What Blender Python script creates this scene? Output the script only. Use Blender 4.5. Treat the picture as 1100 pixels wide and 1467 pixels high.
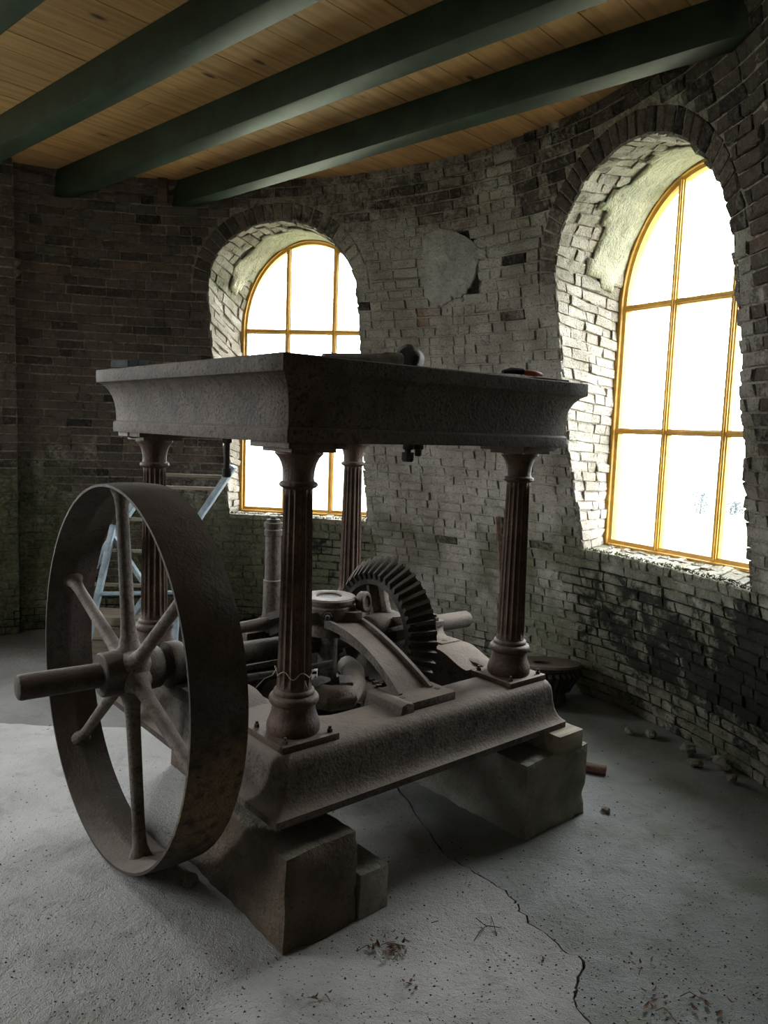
import bpy, bmesh, math, random
from math import sin, cos, pi, radians, sqrt, atan2, hypot, exp
from mathutils import Vector, Matrix, noise as mnoise

for _o in list(bpy.data.objects):
    bpy.data.objects.remove(_o)
scn = bpy.context.scene
COL = scn.collection
rng = random.Random(7)
V = Vector

# ------------------------------------------------------------------ camera
FPX, IW, IH = 1105.0, 1100.0, 1467.0
EYE = V((0, 0, 1.55))
PITCH, ROLL = radians(6.2), math.atan(.034)
_f = V((0, cos(PITCH), -sin(PITCH)))
_r = V((1, 0, 0)); _u = _r.cross(_f)
_r, _u = _r * cos(ROLL) + _u * sin(ROLL), _u * cos(ROLL) - _r * sin(ROLL)
cam = bpy.data.cameras.new('camera')
cam.sensor_fit = 'VERTICAL'; cam.sensor_height = 36.0
cam.lens = 36.0 * FPX / IH
cam.clip_start = .02; cam.clip_end = 500
camo = bpy.data.objects.new('camera', cam); COL.objects.link(camo)
camo.matrix_world = Matrix(((_r.x, _u.x, -_f.x, EYE.x), (_r.y, _u.y, -_f.y, EYE.y), (_r.z, _u.z, -_f.z, EYE.z), (0, 0, 0, 1)))
scn.camera = camo

# ------------------------------------------------------------------ sky, exposure
SKY = 27.0
w = bpy.data.worlds.new('overcast_sky'); scn.world = w
w.use_nodes = True
bg = w.node_tree.nodes['Background']
bg.inputs[0].default_value = (.93, .965, 1.0, 1)
bg.inputs[1].default_value = SKY
scn.view_settings.view_transform = 'Standard'
scn.view_settings.look = 'None'
scn.view_settings.exposure = 0.0
scn.view_settings.gamma = 1.0
scn.view_settings.use_curve_mapping = False
scn.cycles.max_bounces = 10
scn.cycles.diffuse_bounces = 6
scn.cycles.sample_clamp_indirect = 8

# the round tapering room: centre, radius at the floor, taper
CX, CY, R0, KT = -1.267, 2.675, 3.10, .22
CEIL = 3.07
BEAMZ = 2.92
# openings: angle centre, plane normal angle, plane distance (from the origin), frame centre, half width
WIN = {
    1: dict(ang=8.0, D=5.551, tc=-1.363, a=.52, zb=.875, zs=2.225, b=.66, bars=(1.553, 2.225),
            L=[(.885, 2.86), (1.43, 2.2), (1.99, 1.35), (2.41, .9)], R=[(.885, 23.4), (1.6, 23.75), (2.14, 24.1), (2.41, 24.1)], ozs=2.41, oap=2.845),
    2: dict(ang=58.0, D=3.533, tc=-2.627, a=.548, zb=.885, zs=2.28, b=.71, bars=(1.58, 2.28),
            L=[(.9, 55.7), (1.44, 54.9), (2.18, 55.1), (2.33, 55.2)], R=[(.9, 78.9), (1.24, 79.5), (1.64, 80.3), (2.16, 81.8), (2.33, 81.8)], ozs=2.33, oap=2.855),
}
def side_window(th):
    n = V((sin(radians(th)), cos(radians(th)), 0)); t = V((n.y, -n.x, 0))
    c = V((CX, CY, 0)); D = n.dot(c) + 3.14
    return dict(ang=th, D=D, tc=t.dot(c), a=.53, zb=.88, zs=2.24, b=.66, bars=(1.56, 2.24),
                L=[(.89, th - 10.4), (2.4, th - 11.4)], R=[(.89, th + 10.4), (2.4, th + 11.4)], ozs=2.40, oap=2.85)
WIN[3] = side_window(-49.0)
WIN[4] = side_window(-101.0)
DOOR = dict(th=154.6, hw=24.0, top=2.25)
# each opening guides the sky light into the room
def portal(center, nrm, sx, sy):
    l = bpy.data.lights.new('opening_portal', 'AREA'); l.shape = 'RECTANGLE'; l.size = sx; l.size_y = sy
    l.cycles.is_portal = True
    o = bpy.data.objects.new('opening_portal', l); COL.objects.link(o)
    z = V(nrm).normalized(); x = V((-z.y, z.x, 0)).normalized(); y = z.cross(x)   # light shines along -Z
    o.matrix_world = Matrix(((x.x, y.x, z.x, center[0]), (x.y, y.y, z.y, center[1]), (x.z, y.z, z.z, center[2]), (0, 0, 0, 1)))
for k, d in WIN.items():
    n = V((sin(radians(d['ang'])), cos(radians(d['ang'])), 0)); t = V((n.y, -n.x, 0))
    p = n * (d['D'] + .12) + t * d['tc']
    portal((p.x, p.y, (d['zb'] + d['zs'] + d['b']) / 2), n, d['a'] * 2 + .1, d['zs'] + d['b'] - d['zb'] + .1)

# ------------------------------------------------------------------ materials
class Nodes:
    def __init__(self, name, rough=.8, spec=.3):
        self.m = bpy.data.materials.new(name); self.m.use_nodes = True
        self.nt = self.m.node_tree; self.N = self.nt.nodes; self.L = self.nt.links
        self.b = self.N['Principled BSDF']
        self.set(self.b.inputs['Roughness'], rough); self.b.inputs['Specular IOR Level'].default_value = spec
        self.geo = self.N.new('ShaderNodeNewGeometry')
    def set(self, sock, v):
        if isinstance(v, bpy.types.NodeSocket): self.L.new(v, sock)
        elif isinstance(v, (tuple, list)) and len(v) == 3 and sock.type == 'RGBA': sock.default_value = (*v, 1)
        else: sock.default_value = v
    def pos(self, sc=(1, 1, 1)):
        n = self.N.new('ShaderNodeMapping'); self.L.new(self.geo.outputs['Position'], n.inputs[0])
        n.inputs['Scale'].default_value = sc; return n.outputs[0]
    def noise(self, scale=5, detail=5, rough=.6, sc=None, dist=0):
        n = self.N.new('ShaderNodeTexNoise'); n.inputs['Scale'].default_value = scale
        n.inputs['Detail'].default_value = detail; n.inputs['Roughness'].default_value = rough
        n.inputs['Distortion'].default_value = dist
        self.L.new(self.pos(sc) if sc else self.geo.outputs['Position'], n.inputs['Vector'])
        return n.outputs['Fac']
    def voronoi(self, scale, feature='F1'):
        n = self.N.new('ShaderNodeTexVoronoi'); n.feature = feature; n.inputs['Scale'].default_value = scale
        self.L.new(self.geo.outputs['Position'], n.inputs['Vector']); return n.outputs['Distance']
    def mapr(self, v, a, b, c=0., d=1., smooth=True):
        n = self.N.new('ShaderNodeMapRange'); n.interpolation_type = 'SMOOTHSTEP' if smooth else 'LINEAR'
        self.set(n.inputs[0], v)
        for i, x in enumerate((a, b, c, d)): self.set(n.inputs[i + 1], x)
        return n.outputs[0]
    def math(self, op, a, b=0.):
        n = self.N.new('ShaderNodeMath'); n.operation = op; self.set(n.inputs[0], a); self.set(n.inputs[1], b); return n.outputs[0]
    def mix(self, f, a, b, mode='MIX'):
        n = self.N.new('ShaderNodeMix'); n.data_type = 'RGBA'; n.blend_type = mode
        self.set(n.inputs[0], f); self.set(n.inputs[6], a); self.set(n.inputs[7], b); return n.outputs[2]
    def ramp(self, f, stops):
        n = self.N.new('ShaderNodeValToRGB'); self.set(n.inputs[0], f); e = n.color_ramp.elements
        while len(e) < len(stops): e.new(.5)
        for i, (p, c) in enumerate(stops): e[i].position = p; e[i].color = (*c, 1)
        return n.outputs[0]
    def attr(self, name):
        n = self.N.new('ShaderNodeAttribute'); n.attribute_name = name; return n
    def sep(self, c):
        n = self.N.new('ShaderNodeSeparateColor'); self.L.new(c, n.inputs[0]); return n.outputs
    def nz(self):
        n = self.N.new('ShaderNodeSeparateXYZ'); self.L.new(self.geo.outputs['Normal'], n.inputs[0]); return n.outputs[2]
    def bump(self, h, strength=.4, dist=.01, prev=None):
        n = self.N.new('ShaderNodeBump'); n.inputs['Strength'].default_value = strength; n.inputs['Distance'].default_value = dist
        self.set(n.inputs['Height'], h)
        if prev is not None: self.L.new(prev, n.inputs['Normal'])
        return n.outputs[0]
    def done(self, color, normal=None, rough=None):
        self.set(self.b.inputs['Base Color'], color)
        if normal is not None: self.L.new(normal, self.b.inputs['Normal'])
        if rough is not None: self.set(self.b.inputs['Roughness'], rough)
        return self.m

def metal(name, dark, light, dust=.6, dustc=(.205, .165, .132), rough=.75, sc=7, pits=.35, spec=.25, patch=None, scuffs=()):
    k = Nodes(name, rough, spec)
    n1 = k.noise(sc, 7, .65); n2 = k.noise(95, 3, .6); n3 = k.noise(22, 5, .6)
    c = k.mix(k.mapr(n1, .35, .65), dark, light)
    if patch:                                                        # a coarse rust bloom with its own outline
        d = k.N.new('ShaderNodeVectorMath'); d.operation = 'DISTANCE'; k.L.new(k.geo.outputs['Position'], d.inputs[0]); d.inputs[1].default_value = patch[0]
        pm = k.mapr(k.math('ADD', d.outputs['Value'], k.math('MULTIPLY', k.math('SUBTRACT', n3, .5), .35)), patch[1], patch[1] * .4)
        c = k.mix(k.math('MULTIPLY', pm, k.mapr(n2, .35, .6, .45, 1.)), c, patch[2])
    c = k.mix(k.math('MULTIPLY', k.mapr(n3, .52, .68), .55), c, tuple(x * .45 for x in dark))
    c = k.mix(k.math('MULTIPLY', k.mapr(n2, .55, .63), min(1, pits * 1.6)), c, (.018, .011, .008))
    c = k.mix(k.math('MULTIPLY', k.mapr(k.noise(42, 4, .65), .585, .65), min(1, pits * 1.5)), c, (.022, .013, .009))
    for (p, rad, col) in scuffs:                                     # chalky knocks on the casting
        d = k.N.new('ShaderNodeVectorMath'); d.operation = 'DISTANCE'; k.L.new(k.geo.outputs['Position'], d.inputs[0]); d.inputs[1].default_value = p
        q = k.math('ADD', k.math('MULTIPLY', k.noise(38, 6, .75, dist=.8), 1.0), k.mapr(d.outputs['Value'], 0., rad, .16, -.25, False))
        c = k.mix(k.math('MULTIPLY', k.mapr(q, .53, .65), .8), c, col)
    dm = k.math('MULTIPLY', k.mapr(k.nz(), .12, .85), k.mapr(k.noise(11, 5, .6), .2, .6, .55, 1.))
    c = k.mix(k.math('MULTIPLY', dm, dust), c, dustc)
    h = k.math('ADD', k.math('MULTIPLY', n2, .9), n3)
    return k.done(c, k.bump(h, .5, .006))
M = {}
M['cast'] = metal('dusty_cast_iron', (.058, .045, .037), (.105, .086, .072), .85, scuffs=[((.03, 2.22, .44), .16, (.33, .31, .28)), ((-.02, 2.19, .53), .07, (.33, .31, .28))])
M['frieze'] = metal('rusted_entablature_iron', (.042, .027, .019), (.080, .055, .041), .4, sc=5, pits=.7)
M['column'] = metal('rusty_brown_iron', (.050, .028, .019), (.092, .052, .035), .6, rough=.62)
M['wheel'] = metal('brown_flywheel_iron', (.036, .026, .020), (.060, .045, .036), .5, sc=5, patch=((-.27, 2.12, .33), .40, (.27, .175, .095)), scuffs=[((-.43, 2.02, .52), .10, (.34, .31, .28)), ((-.31, 2.07, .55), .08, (.34, .31, .28))])
M['spoke'] = metal('worn_spoke_iron', (.085, .068, .057), (.15, .125, .108), .35, sc=9)
M['gear'] = metal('dark_gear_iron', (.030, .024, .020), (.06, .048, .04), .5)
M['pale_iron'] = metal('pale_dusty_lit_iron', (.13, .105, .085), (.20, .165, .135), .8)  # pale with dust; on the gear arms it is painted-in window light
M['rust'] = metal('bright_rust', (.12, .06, .035), (.22, .14, .095), .4)
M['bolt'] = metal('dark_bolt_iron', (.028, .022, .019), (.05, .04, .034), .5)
M['steel'] = metal('grey_steel', (.11, .105, .1), (.2, .19, .18), .3)

def stone(name, a, b, moss=(.10, .10, .06), dust=.3):
    k = Nodes(name, .9, .2)
    n1 = k.noise(6, 6, .6); n2 = k.noise(70, 4, .6); n3 = k.noise(14, 6, .65, dist=.6)
    c = k.mix(k.mapr(n1, .35, .65), a, b)
    c = k.mix(k.math('MULTIPLY', k.mapr(n3, .55, .7), .5), c, moss)
    c = k.mix(k.math('MULTIPLY', k.mapr(n2, .58, .7), .5), c, tuple(x * .4 for x in a))
    c = k.mix(k.math('MULTIPLY', k.mapr(k.nz(), .5, .95), dust), c, (.26, .25, .21))
    return k.done(c, k.bump(k.math('ADD', n2, k.math('MULTIPLY', n3, 2.2)), .9, .014))
M['block'] = stone('grey_green_block', (.20, .19, .155), (.29, .275, .235), (.15, .15, .10))
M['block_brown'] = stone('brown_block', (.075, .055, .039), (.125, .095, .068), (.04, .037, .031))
M['rubble'] = stone('rubble', (.16, .14, .11), (.28, .26, .22))

def brickmat(name, mortar=False):
    k = Nodes(name, .93, .12)
    at = k.attr('zone'); r, g, b = k.sep(at.outputs['Color'])[:3]; rnd = at.outputs['Alpha']
    n1 = k.noise(9, 7, .68, dist=.3); n2 = k.noise(48, 6, .68); n3 = k.noise(150, 3, .6); n4 = k.noise(3.2, 5, .6)
    if mortar:
        base = k.mix(k.mapr(n2, .35, .65), (.22, .185, .15), (.40, .345, .285))
    else:
        base = k.ramp(rnd, [(0, (.030, .026, .025)), (.10, (.070, .056, .050)), (.4, (.115, .088, .074)), (.62, (.145, .110, .088)),
                            (.82, (.110, .098, .090)), (.95, (.16, .112, .084)), (1., (.26, .14, .07))])
        base = k.mix(k.math('MULTIPLY', k.mapr(n2, .4, .7), .55), base, (.17, .145, .12))
    # whitewash that has flaked away in patches
    wm = k.math('ADD', k.math('ADD', k.math('MULTIPLY', n1, 1.1), k.math('MULTIPLY', n2, .75)), k.math('MULTIPLY', r, 1.25))
    wm = k.mapr(wm, 1.22, 1.62)
    wc = k.mix(k.mapr(n4, .35, .65), (.345, .31, .26), (.56, .525, .465))
    wc = k.mix(k.math('MULTIPLY', k.mapr(n2, .5, .75), .6), wc, (.24, .22, .18))
    wc = k.mix(k.math('MULTIPLY', k.mapr(k.noise(75, 4, .7), .57, .66), .75), wc, (.075, .06, .048))
    c = k.mix(k.math('MULTIPLY', wm, k.mapr(r, .0, .6, .55, .95)), base, wc)
    # algae and moss
    am = k.mapr(k.math('ADD', k.math('MULTIPLY', k.noise(7, 6, .65), 1.2), g), .95, 1.5)
    ac = k.mix(k.mapr(n2, .35, .65), (.055, .066, .026), (.145, .155, .075))
    c = k.mix(k.math('MULTIPLY', am, .75), c, ac)
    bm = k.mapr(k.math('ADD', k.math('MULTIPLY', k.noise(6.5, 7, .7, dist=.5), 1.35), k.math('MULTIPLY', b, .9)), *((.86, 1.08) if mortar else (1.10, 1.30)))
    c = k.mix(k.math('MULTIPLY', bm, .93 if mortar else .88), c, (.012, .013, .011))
    h = k.math('ADD', k.math('MULTIPLY', n2, 1.4), k.math('ADD', n3, k.math('MULTIPLY', n1, 1.2)))
    return k.done(c, k.bump(h, .9, .016))
M['brick'] = brickmat('weathered_brick'); M['mortar'] = brickmat('lime_mortar', True)

def concrete(name, a, b, spots=.6, gloss=.85, green=0.):
    k = Nodes(name, gloss, .3)
    n1 = k.noise(1.3, 6, .6); n2 = k.noise(60, 5, .65); n3 = k.noise(7, 6, .65, dist=.4); n4 = k.noise(240, 2, .5)
    c = k.mix(k.mapr(n1, .35, .65), a, b)
    c = k.mix(k.math('MULTIPLY', k.mapr(n3, .5, .72), .45), c, tuple(x * .55 for x in a))
    if green: c = k.mix(k.math('MULTIPLY', k.mapr(k.noise(1.9, 5, .6), .48, .66), green), c, (.105, .125, .075))
    c = k.mix(k.math('MULTIPLY', k.mapr(n2, .62, .70), spots), c, (.05, .042, .036))
    h = k.math('ADD', n2, k.math('ADD', k.math('MULTIPLY', n3, 2.5), k.math('MULTIPLY', n4, .4)))
    return k.done(c, k.bump(h, .7, .011))
M['slab'] = concrete('pale_concrete', (.28, .27, .255), (.38, .37, .35))
M['slab_green'] = concrete('smooth_greenish_concrete', (.185, .19, .175), (.27, .285, .285), .35, .6, .6)
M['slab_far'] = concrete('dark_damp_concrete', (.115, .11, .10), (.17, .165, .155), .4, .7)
M['earth'] = concrete('dark_earth', (.03, .026, .022), (.05, .045, .04))

def timber(name, a, b, knots=True, rough=.6):
    k = Nodes(name, rough, .3)
    oi = k.N.new('ShaderNodeObjectInfo')
    tc = k.N.new('ShaderNodeTexCoord'); mp = k.N.new('ShaderNodeMapping'); mp.inputs['Scale'].default_value = (1.2, 14, 14)
    k.L.new(tc.outputs['Object'], mp.inputs[0])
    n = k.N.new('ShaderNodeTexNoise'); n.inputs['Scale'].default_value = 2.2; n.inputs['Detail'].default_value = 5
    n.noise_dimensions = '4D'; k.L.new(k.math('MULTIPLY', oi.outputs['Random'], 37.), n.inputs['W']); k.L.new(mp.outputs[0], n.inputs[0])
    c = k.mix(k.mapr(n.outputs[0], .35, .65), a, b)
    c = k.mix(k.math('MULTIPLY', oi.outputs['Random'], .35), c, tuple(x * .7 for x in a))
    if knots:
        mp2 = k.N.new('ShaderNodeMapping'); mp2.inputs['Scale'].default_value = (2.6, 6.5, 6.5); k.L.new(tc.outputs['Object'], mp2.inputs[0])
        vo = k.N.new('ShaderNodeTexVoronoi'); vo.inputs['Scale'].default_value = 1.35; k.L.new(mp2.outputs[0], vo.inputs[0])
        vo.voronoi_dimensions = '4D'; k.L.new(k.math('MULTIPLY', oi.outputs['Random'], 91.), vo.inputs['W'])
        c = k.mix(k.mapr(vo.outputs['Distance'], .20, .09), c, (.06, .028, .012))
    return k.done(c, k.bump(n.outputs[0], .15, .002))
M['plank'] = timber('pine_ceiling_board', (.34, .19, .075), (.48, .285, .12))
M['ochre'] = timber('ochre_window_paint', (.55, .30, .05), (.66, .38, .08), False, .5)
M['old_wood'] = timber('old_grey_timber', (.20, .165, .125), (.30, .26, .20), False, .85)
M['brown_wood'] = timber('brown_wood', (.075, .05, .035), (.11, .075, .055), False, .8)
def simple(name, c, rough=.6, spec=.4, var=.25, sc=20):
    k = Nodes(name, rough, spec)
    n = k.noise(sc, 6, .65)
    return k.done(k.mix(k.mapr(n, .35, .65), tuple(x * (1 - var) for x in c), tuple(min(1, x * (1 + var)) for x in c)), k.bump(n, .2, .004))
M['beam'] = simple('dark_green_paint', (.014, .027, .017), .5, .3, .35, 6)
M['blue'] = simple('faded_blue_paint', (.27, .34, .38), .7, .3, .25, 12)
M['black'] = simple('black_plastic', (.018, .018, .02), .8, .15)
M['case_grey'] = simple('case_sheen_grey', (.085, .088, .094), .8, .2)  # sheen on the black case put in as a grey half
M['pale_pipe'] = simple('pale_grey_pipe', (.26, .255, .245), .75, .3)
M['red'] = simple('faded_red', (.33, .075, .035), .6)
M['leaf'] = simple('dry_leaf', (.11, .06, .035), .8, .2, .5, 40)
M['twig'] = simple('dry_twig', (.07, .05, .035), .9, .2, .4, 40)
M['grit'] = simple('grit', (.06, .05, .042), .95, .1, .7, 9)
M['chip'] = simple('pale_chip', (.33, .32, .29), .9, .2, .3, 9)
M['plaster'] = stone('grey_plaster', (.30, .29, .27), (.44, .425, .39), (.17, .15, .12), 0)
M['cream'] = stone('cream_plaster', (.25, .25, .18), (.38, .37, .275), (.15, .15, .10), 0)
M['moss'] = simple('moss', (.05, .065, .022), .95, .1, .5, 60)
M['straw'] = simple('straw', (.34, .30, .2), .9, .1, .3, 60)
M['wire'] = simple('pale_wire', (.3, .26, .2), .6)
M['grass'] = simple('meadow', (.19, .21, .15), .95, .1, .2, .6)
M['bush'] = simple('dull_foliage', (.055, .062, .070), .95, .1, .2, 3)
k = Nodes('window_glass', .05, .5)
tr = k.N.new('ShaderNodeBsdfTransparent'); gl = k.N.new('ShaderNodeBsdfGlossy'); gl.inputs['Roughness'].default_value = .03
fr = k.N.new('ShaderNodeFresnel'); fr.inputs[0].default_value = 1.45; ms = k.N.new('ShaderNodeMixShader')
tr.inputs[0].default_value = (.97, .98, .98, 1)
k.set(fr.inputs[0], k.mapr(k.geo.outputs['Backfacing'], 0., 1., 1.45, 1 / 1.45, False)); k.L.new(fr.outputs[0], ms.inputs[0]); k.L.new(tr.outputs[0], ms.inputs[1]); k.L.new(gl.outputs[0], ms.inputs[2])
k.L.new(ms.outputs[0], k.N['Material Output'].inputs[0]); M['glass'] = k.m

# ------------------------------------------------------------------ mesh helpers
class G:
    def __init__(self): self.v = []; self.f = []; self.c = []
    def add(self, vs, fs, col=None):
        o = len(self.v); self.v += [tuple(p) for p in vs]; self.f += [tuple(i + o for i in q) for q in fs]
        self.c += [col or (0, 0, 0, .5)] * len(vs) if not isinstance(col, list) else col
        return self
    def box(self, x0, x1, y0, y1, z0, z1, m=None):
        vs = [V((x, y, z)) for z in (z0, z1) for y in (y0, y1) for x in (x0, x1)]
        if m is not None: vs = [m @ p for p in vs]
        return self.add(vs, [(0, 2, 3, 1), (4, 5, 7, 6), (0, 1, 5, 4), (2, 6, 7, 3), (0, 4, 6, 2), (1, 3, 7, 5)])
    def rings(self, rs, closed=True, cap0=True, cap1=True, loop=False):
        n = len(rs[0]); fs = []
        m = len(rs)
        for i in range(m if loop else m - 1):
            a, b = i * n, ((i + 1) % m) * n
            for j in range(n if closed else n - 1):
                k = (j + 1) % n; fs.append((a + j, a + k, b + k, b + j))
        if not loop and closed:
            if cap0: fs.append(tuple(reversed(range(n))))
            if cap1: fs.append(tuple(range((m - 1) * n, m * n)))
        return self.add([p for r in rs for p in r], fs)
    def lathe(self, prof, n=28, m=None, cap0=True, cap1=True):      # prof: (radius, height), axis = local Z
        rs = []
        for r, h in prof:
            ring = [V((r * cos(2 * pi * i / n), r * sin(2 * pi * i / n), h)) for i in range(n)]
            rs.append([m @ p for p in ring] if m is not None else ring)
        return self.rings(rs, True, cap0, cap1)
    def tube(self, pts, r, n=10):
        pts = [V(p) for p in pts]; rs = []; up = V((0, 0, 1))
        for i, p in enumerate(pts):
            d = (pts[min(i + 1, len(pts) - 1)] - pts[max(i - 1, 0)]).normalized()
            x = d.cross(up if abs(d.z) < .95 else V((1, 0, 0))).normalized(); y = x.cross(d)
            q = r[i] if isinstance(r, (list, tuple)) else r
            rs.append([p + x * (q * cos(2 * pi * j / n)) + y * (q * sin(2 * pi * j / n)) for j in range(n)])
        return self.rings(rs)
    def prism(self, poly, d, m=None):                                # poly in local XY, extruded 0..d along Z
        n = len(poly); vs = [V((x, y, 0)) for x, y in poly] + [V((x, y, d)) for x, y in poly]
        if m is not None: vs = [m @ p for p in vs]
        fs = [tuple(reversed(range(n))), tuple(range(n, 2 * n))] + [(i, (i + 1) % n, n + (i + 1) % n, n + i) for i in range(n)]
        return self.add(vs, fs)
    def mesh(self, name, mat, bevel=0, smooth=35, xf=None, zone=False, seg=2):
        me = bpy.data.meshes.new(name)
        vs = [xf(V(p)) for p in self.v] if xf else self.v
        me.from_pydata(vs, [], self.f)
        if zone:
            a = me.color_attributes.new('zone', 'FLOAT_COLOR', 'POINT')
            a.data.foreach_set('color', [x for c in self.c for x in c])
        me.materials.append(mat)
        bm = bmesh.new(); bm.from_mesh(me)
        bmesh.ops.recalc_face_normals(bm, faces=bm.faces)
        if bevel:
            es = [e for e in bm.edges if len(e.link_faces) == 2 and e.calc_face_angle(0) > radians(28)]
            bmesh.ops.bevel(bm, geom=es, offset=bevel, segments=seg, profile=.6, affect='EDGES', clamp_overlap=True)
        bm.to_mesh(me); bm.free()
        if smooth:
            me.shade_smooth()
            me.set_sharp_from_angle(angle=radians(smooth))
        me.update()
        return me
    def obj(self, name, mat, parent=None, **k):
        o = bpy.data.objects.new(name, self.mesh(name, mat, **k)); COL.objects.link(o)
        if parent: o.parent = parent
        return o
def empty(name, loc=(0, 0, 0), rz=0, parent=None):
    o = bpy.data.objects.new(name, None); COL.objects.link(o); o.location = loc; o.rotation_euler = (0, 0, rz)
    o.empty_display_size = .1
    if parent: o.parent = parent
    return o
def tag(o, label, cat, group=None):
    o['label'] = label; o['category'] = cat
    if group: o['group'] = group
    return o
def struct(o): o['kind'] = 'structure'; return o
def rough_block(g, x0, x1, y0, y1, z0, z1, n=(7, 7, 5), amp=.008, sc=6., seed=0, chips=.0):
    idx = {}; vs = []; fs = []
    def vid(i, j, k):
        if (i, j, k) not in idx:
            x, y, z = x0 + (x1 - x0) * i / n[0], y0 + (y1 - y0) * j / n[1], z0 + (z1 - z0) * k / n[2]
            p = V((x, y, z)); q = p * sc + V((seed * 7.3, seed * 3.1, 0))
            d = V((mnoise.noise(q), mnoise.noise(q + V((31, 0, 0))), mnoise.noise(q + V((0, 47, 0))))) * amp
            e = sum((i in (0, n[0]), j in (0, n[1]), k in (0, n[2])))
            if e >= 2:
                c = V(((x0 + x1) / 2, (y0 + y1) / 2, (z0 + z1) / 2)); cc = max(0, mnoise.noise(q * 1.7 + V((9, 9, 9)))) * chips + amp * .5
                d += (c - p).normalized() * cc
            if k == 0: d.z = max(d.z, 0)
            idx[(i, j, k)] = len(vs); vs.append(p + d)
        return idx[(i, j, k)]
    for i in range(n[0]):
        for j in range(n[1]):
            for k in (0, n[2]):
                fs.append((vid(i, j, k), vid(i + 1, j, k), vid(i + 1, j + 1, k), vid(i, j + 1, k)))
    for i in range(n[0]):
        for k in range(n[2]):
            for j in (0, n[1]):
                fs.append((vid(i, j, k), vid(i + 1, j, k), vid(i + 1, j, k + 1), vid(i, j, k + 1)))
    for j in range(n[1]):
        for k in range(n[2]):
            for i in (0, n[0]):
                fs.append((vid(i, j, k), vid(i, j + 1, k), vid(i, j + 1, k + 1), vid(i, j, k + 1)))
    return g.add(vs, fs)
def frame_mat(o, x, y=None, z=None):
    # matrix whose Z axis is the direction x
    z = V(x).normalized(); a = V((0, 0, 1)) if abs(z.z) < .9 else V((1, 0, 0))
    xx = a.cross(z).normalized(); yy = z.cross(xx)
    return Matrix(((xx.x, yy.x, z.x, o[0]), (xx.y, yy.y, z.y, o[1]), (xx.z, yy.z, z.z, o[2]), (0, 0, 0, 1)))
def proj(p):
    d = V(p) - EYE; z = d.dot(_f)
    if z < .05: return None
    return IW / 2 + FPX * d.dot(_r) / z, IH / 2 - FPX * d.dot(_u) / z, z
def ray(x, y): return (_f * FPX + _r * (x - IW / 2) - _u * (y - IH / 2)).normalized()
def floor_at(x, y, z=0.):                                            # a measured spot on the ground plane
    d = ray(x, y); return EYE + d * ((z - EYE.z) / d.z)

# ------------------------------------------------------------------ the tapering brick wall
def interp(tab, z):
    if z <= tab[0][0]: return tab[0][1]
    for (a, b), (c, d) in zip(tab, tab[1:]):
        if z <= c: return b + (d - b) * (z - a) / (c - a)
    return tab[-1][1]
def Lf(o, z):
    if z < o['ozs']: return interp(o['L'], z)
    l, r = interp(o['L'], o['ozs']), interp(o['R'], o['ozs'])
    q = sqrt(max(0, 1 - ((z - o['ozs']) / (o['oap'] - o['ozs'])) ** 2)); return (l + r) / 2 - (r - l) / 2 * q
def Rf(o, z):
    if z < o['ozs']: return interp(o['R'], z)
    l, r = interp(o['L'], o['ozs']), interp(o['R'], o['ozs'])
    return l + r - Lf(o, z)
DOORO = dict(zb=-.07, L=[(-.07, DOOR['th'] - DOOR['hw']), (2.0, DOOR['th'] - DOOR['hw'] - 1)], R=[(-.07, DOOR['th'] + DOOR['hw']), (2.0, DOOR['th'] + DOOR['hw'] + 1)], ozs=2.0, oap=2.3)
OPEN = [WIN[4], WIN[3], WIN[1], WIN[2], DOORO]
def zbot(o): return o['L'][0][0]
PIER = -25.7
def wrad(z): return R0 - KT * z
def wob(th, z):                                                      # gentle unevenness of the old wall
    return .012 * mnoise.noise(V((th * .09, z * 2.0, 3.7))) + .010 * mnoise.noise(V((th * .3, z * 5.0, 9.1))) + .0055 * mnoise.noise(V((th * .75, z * 16.0, 1.3)))
def W(th, z, off=0.):
    r = wrad(z) - off - wob(th, z) - (.085 if th < PIER and th > -36.9 else 0)
    t = radians(th); return V((CX + r * sin(t), CY + r * cos(t), z))
def sstep(a, b, x):
    t = max(0., min(1., (x - a) / (b - a))); return t * t * (3 - 2 * t)
def bump1(x, a, b, s): return sstep(a - s, a + s, x) * (1 - sstep(b - s, b + s, x))
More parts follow.
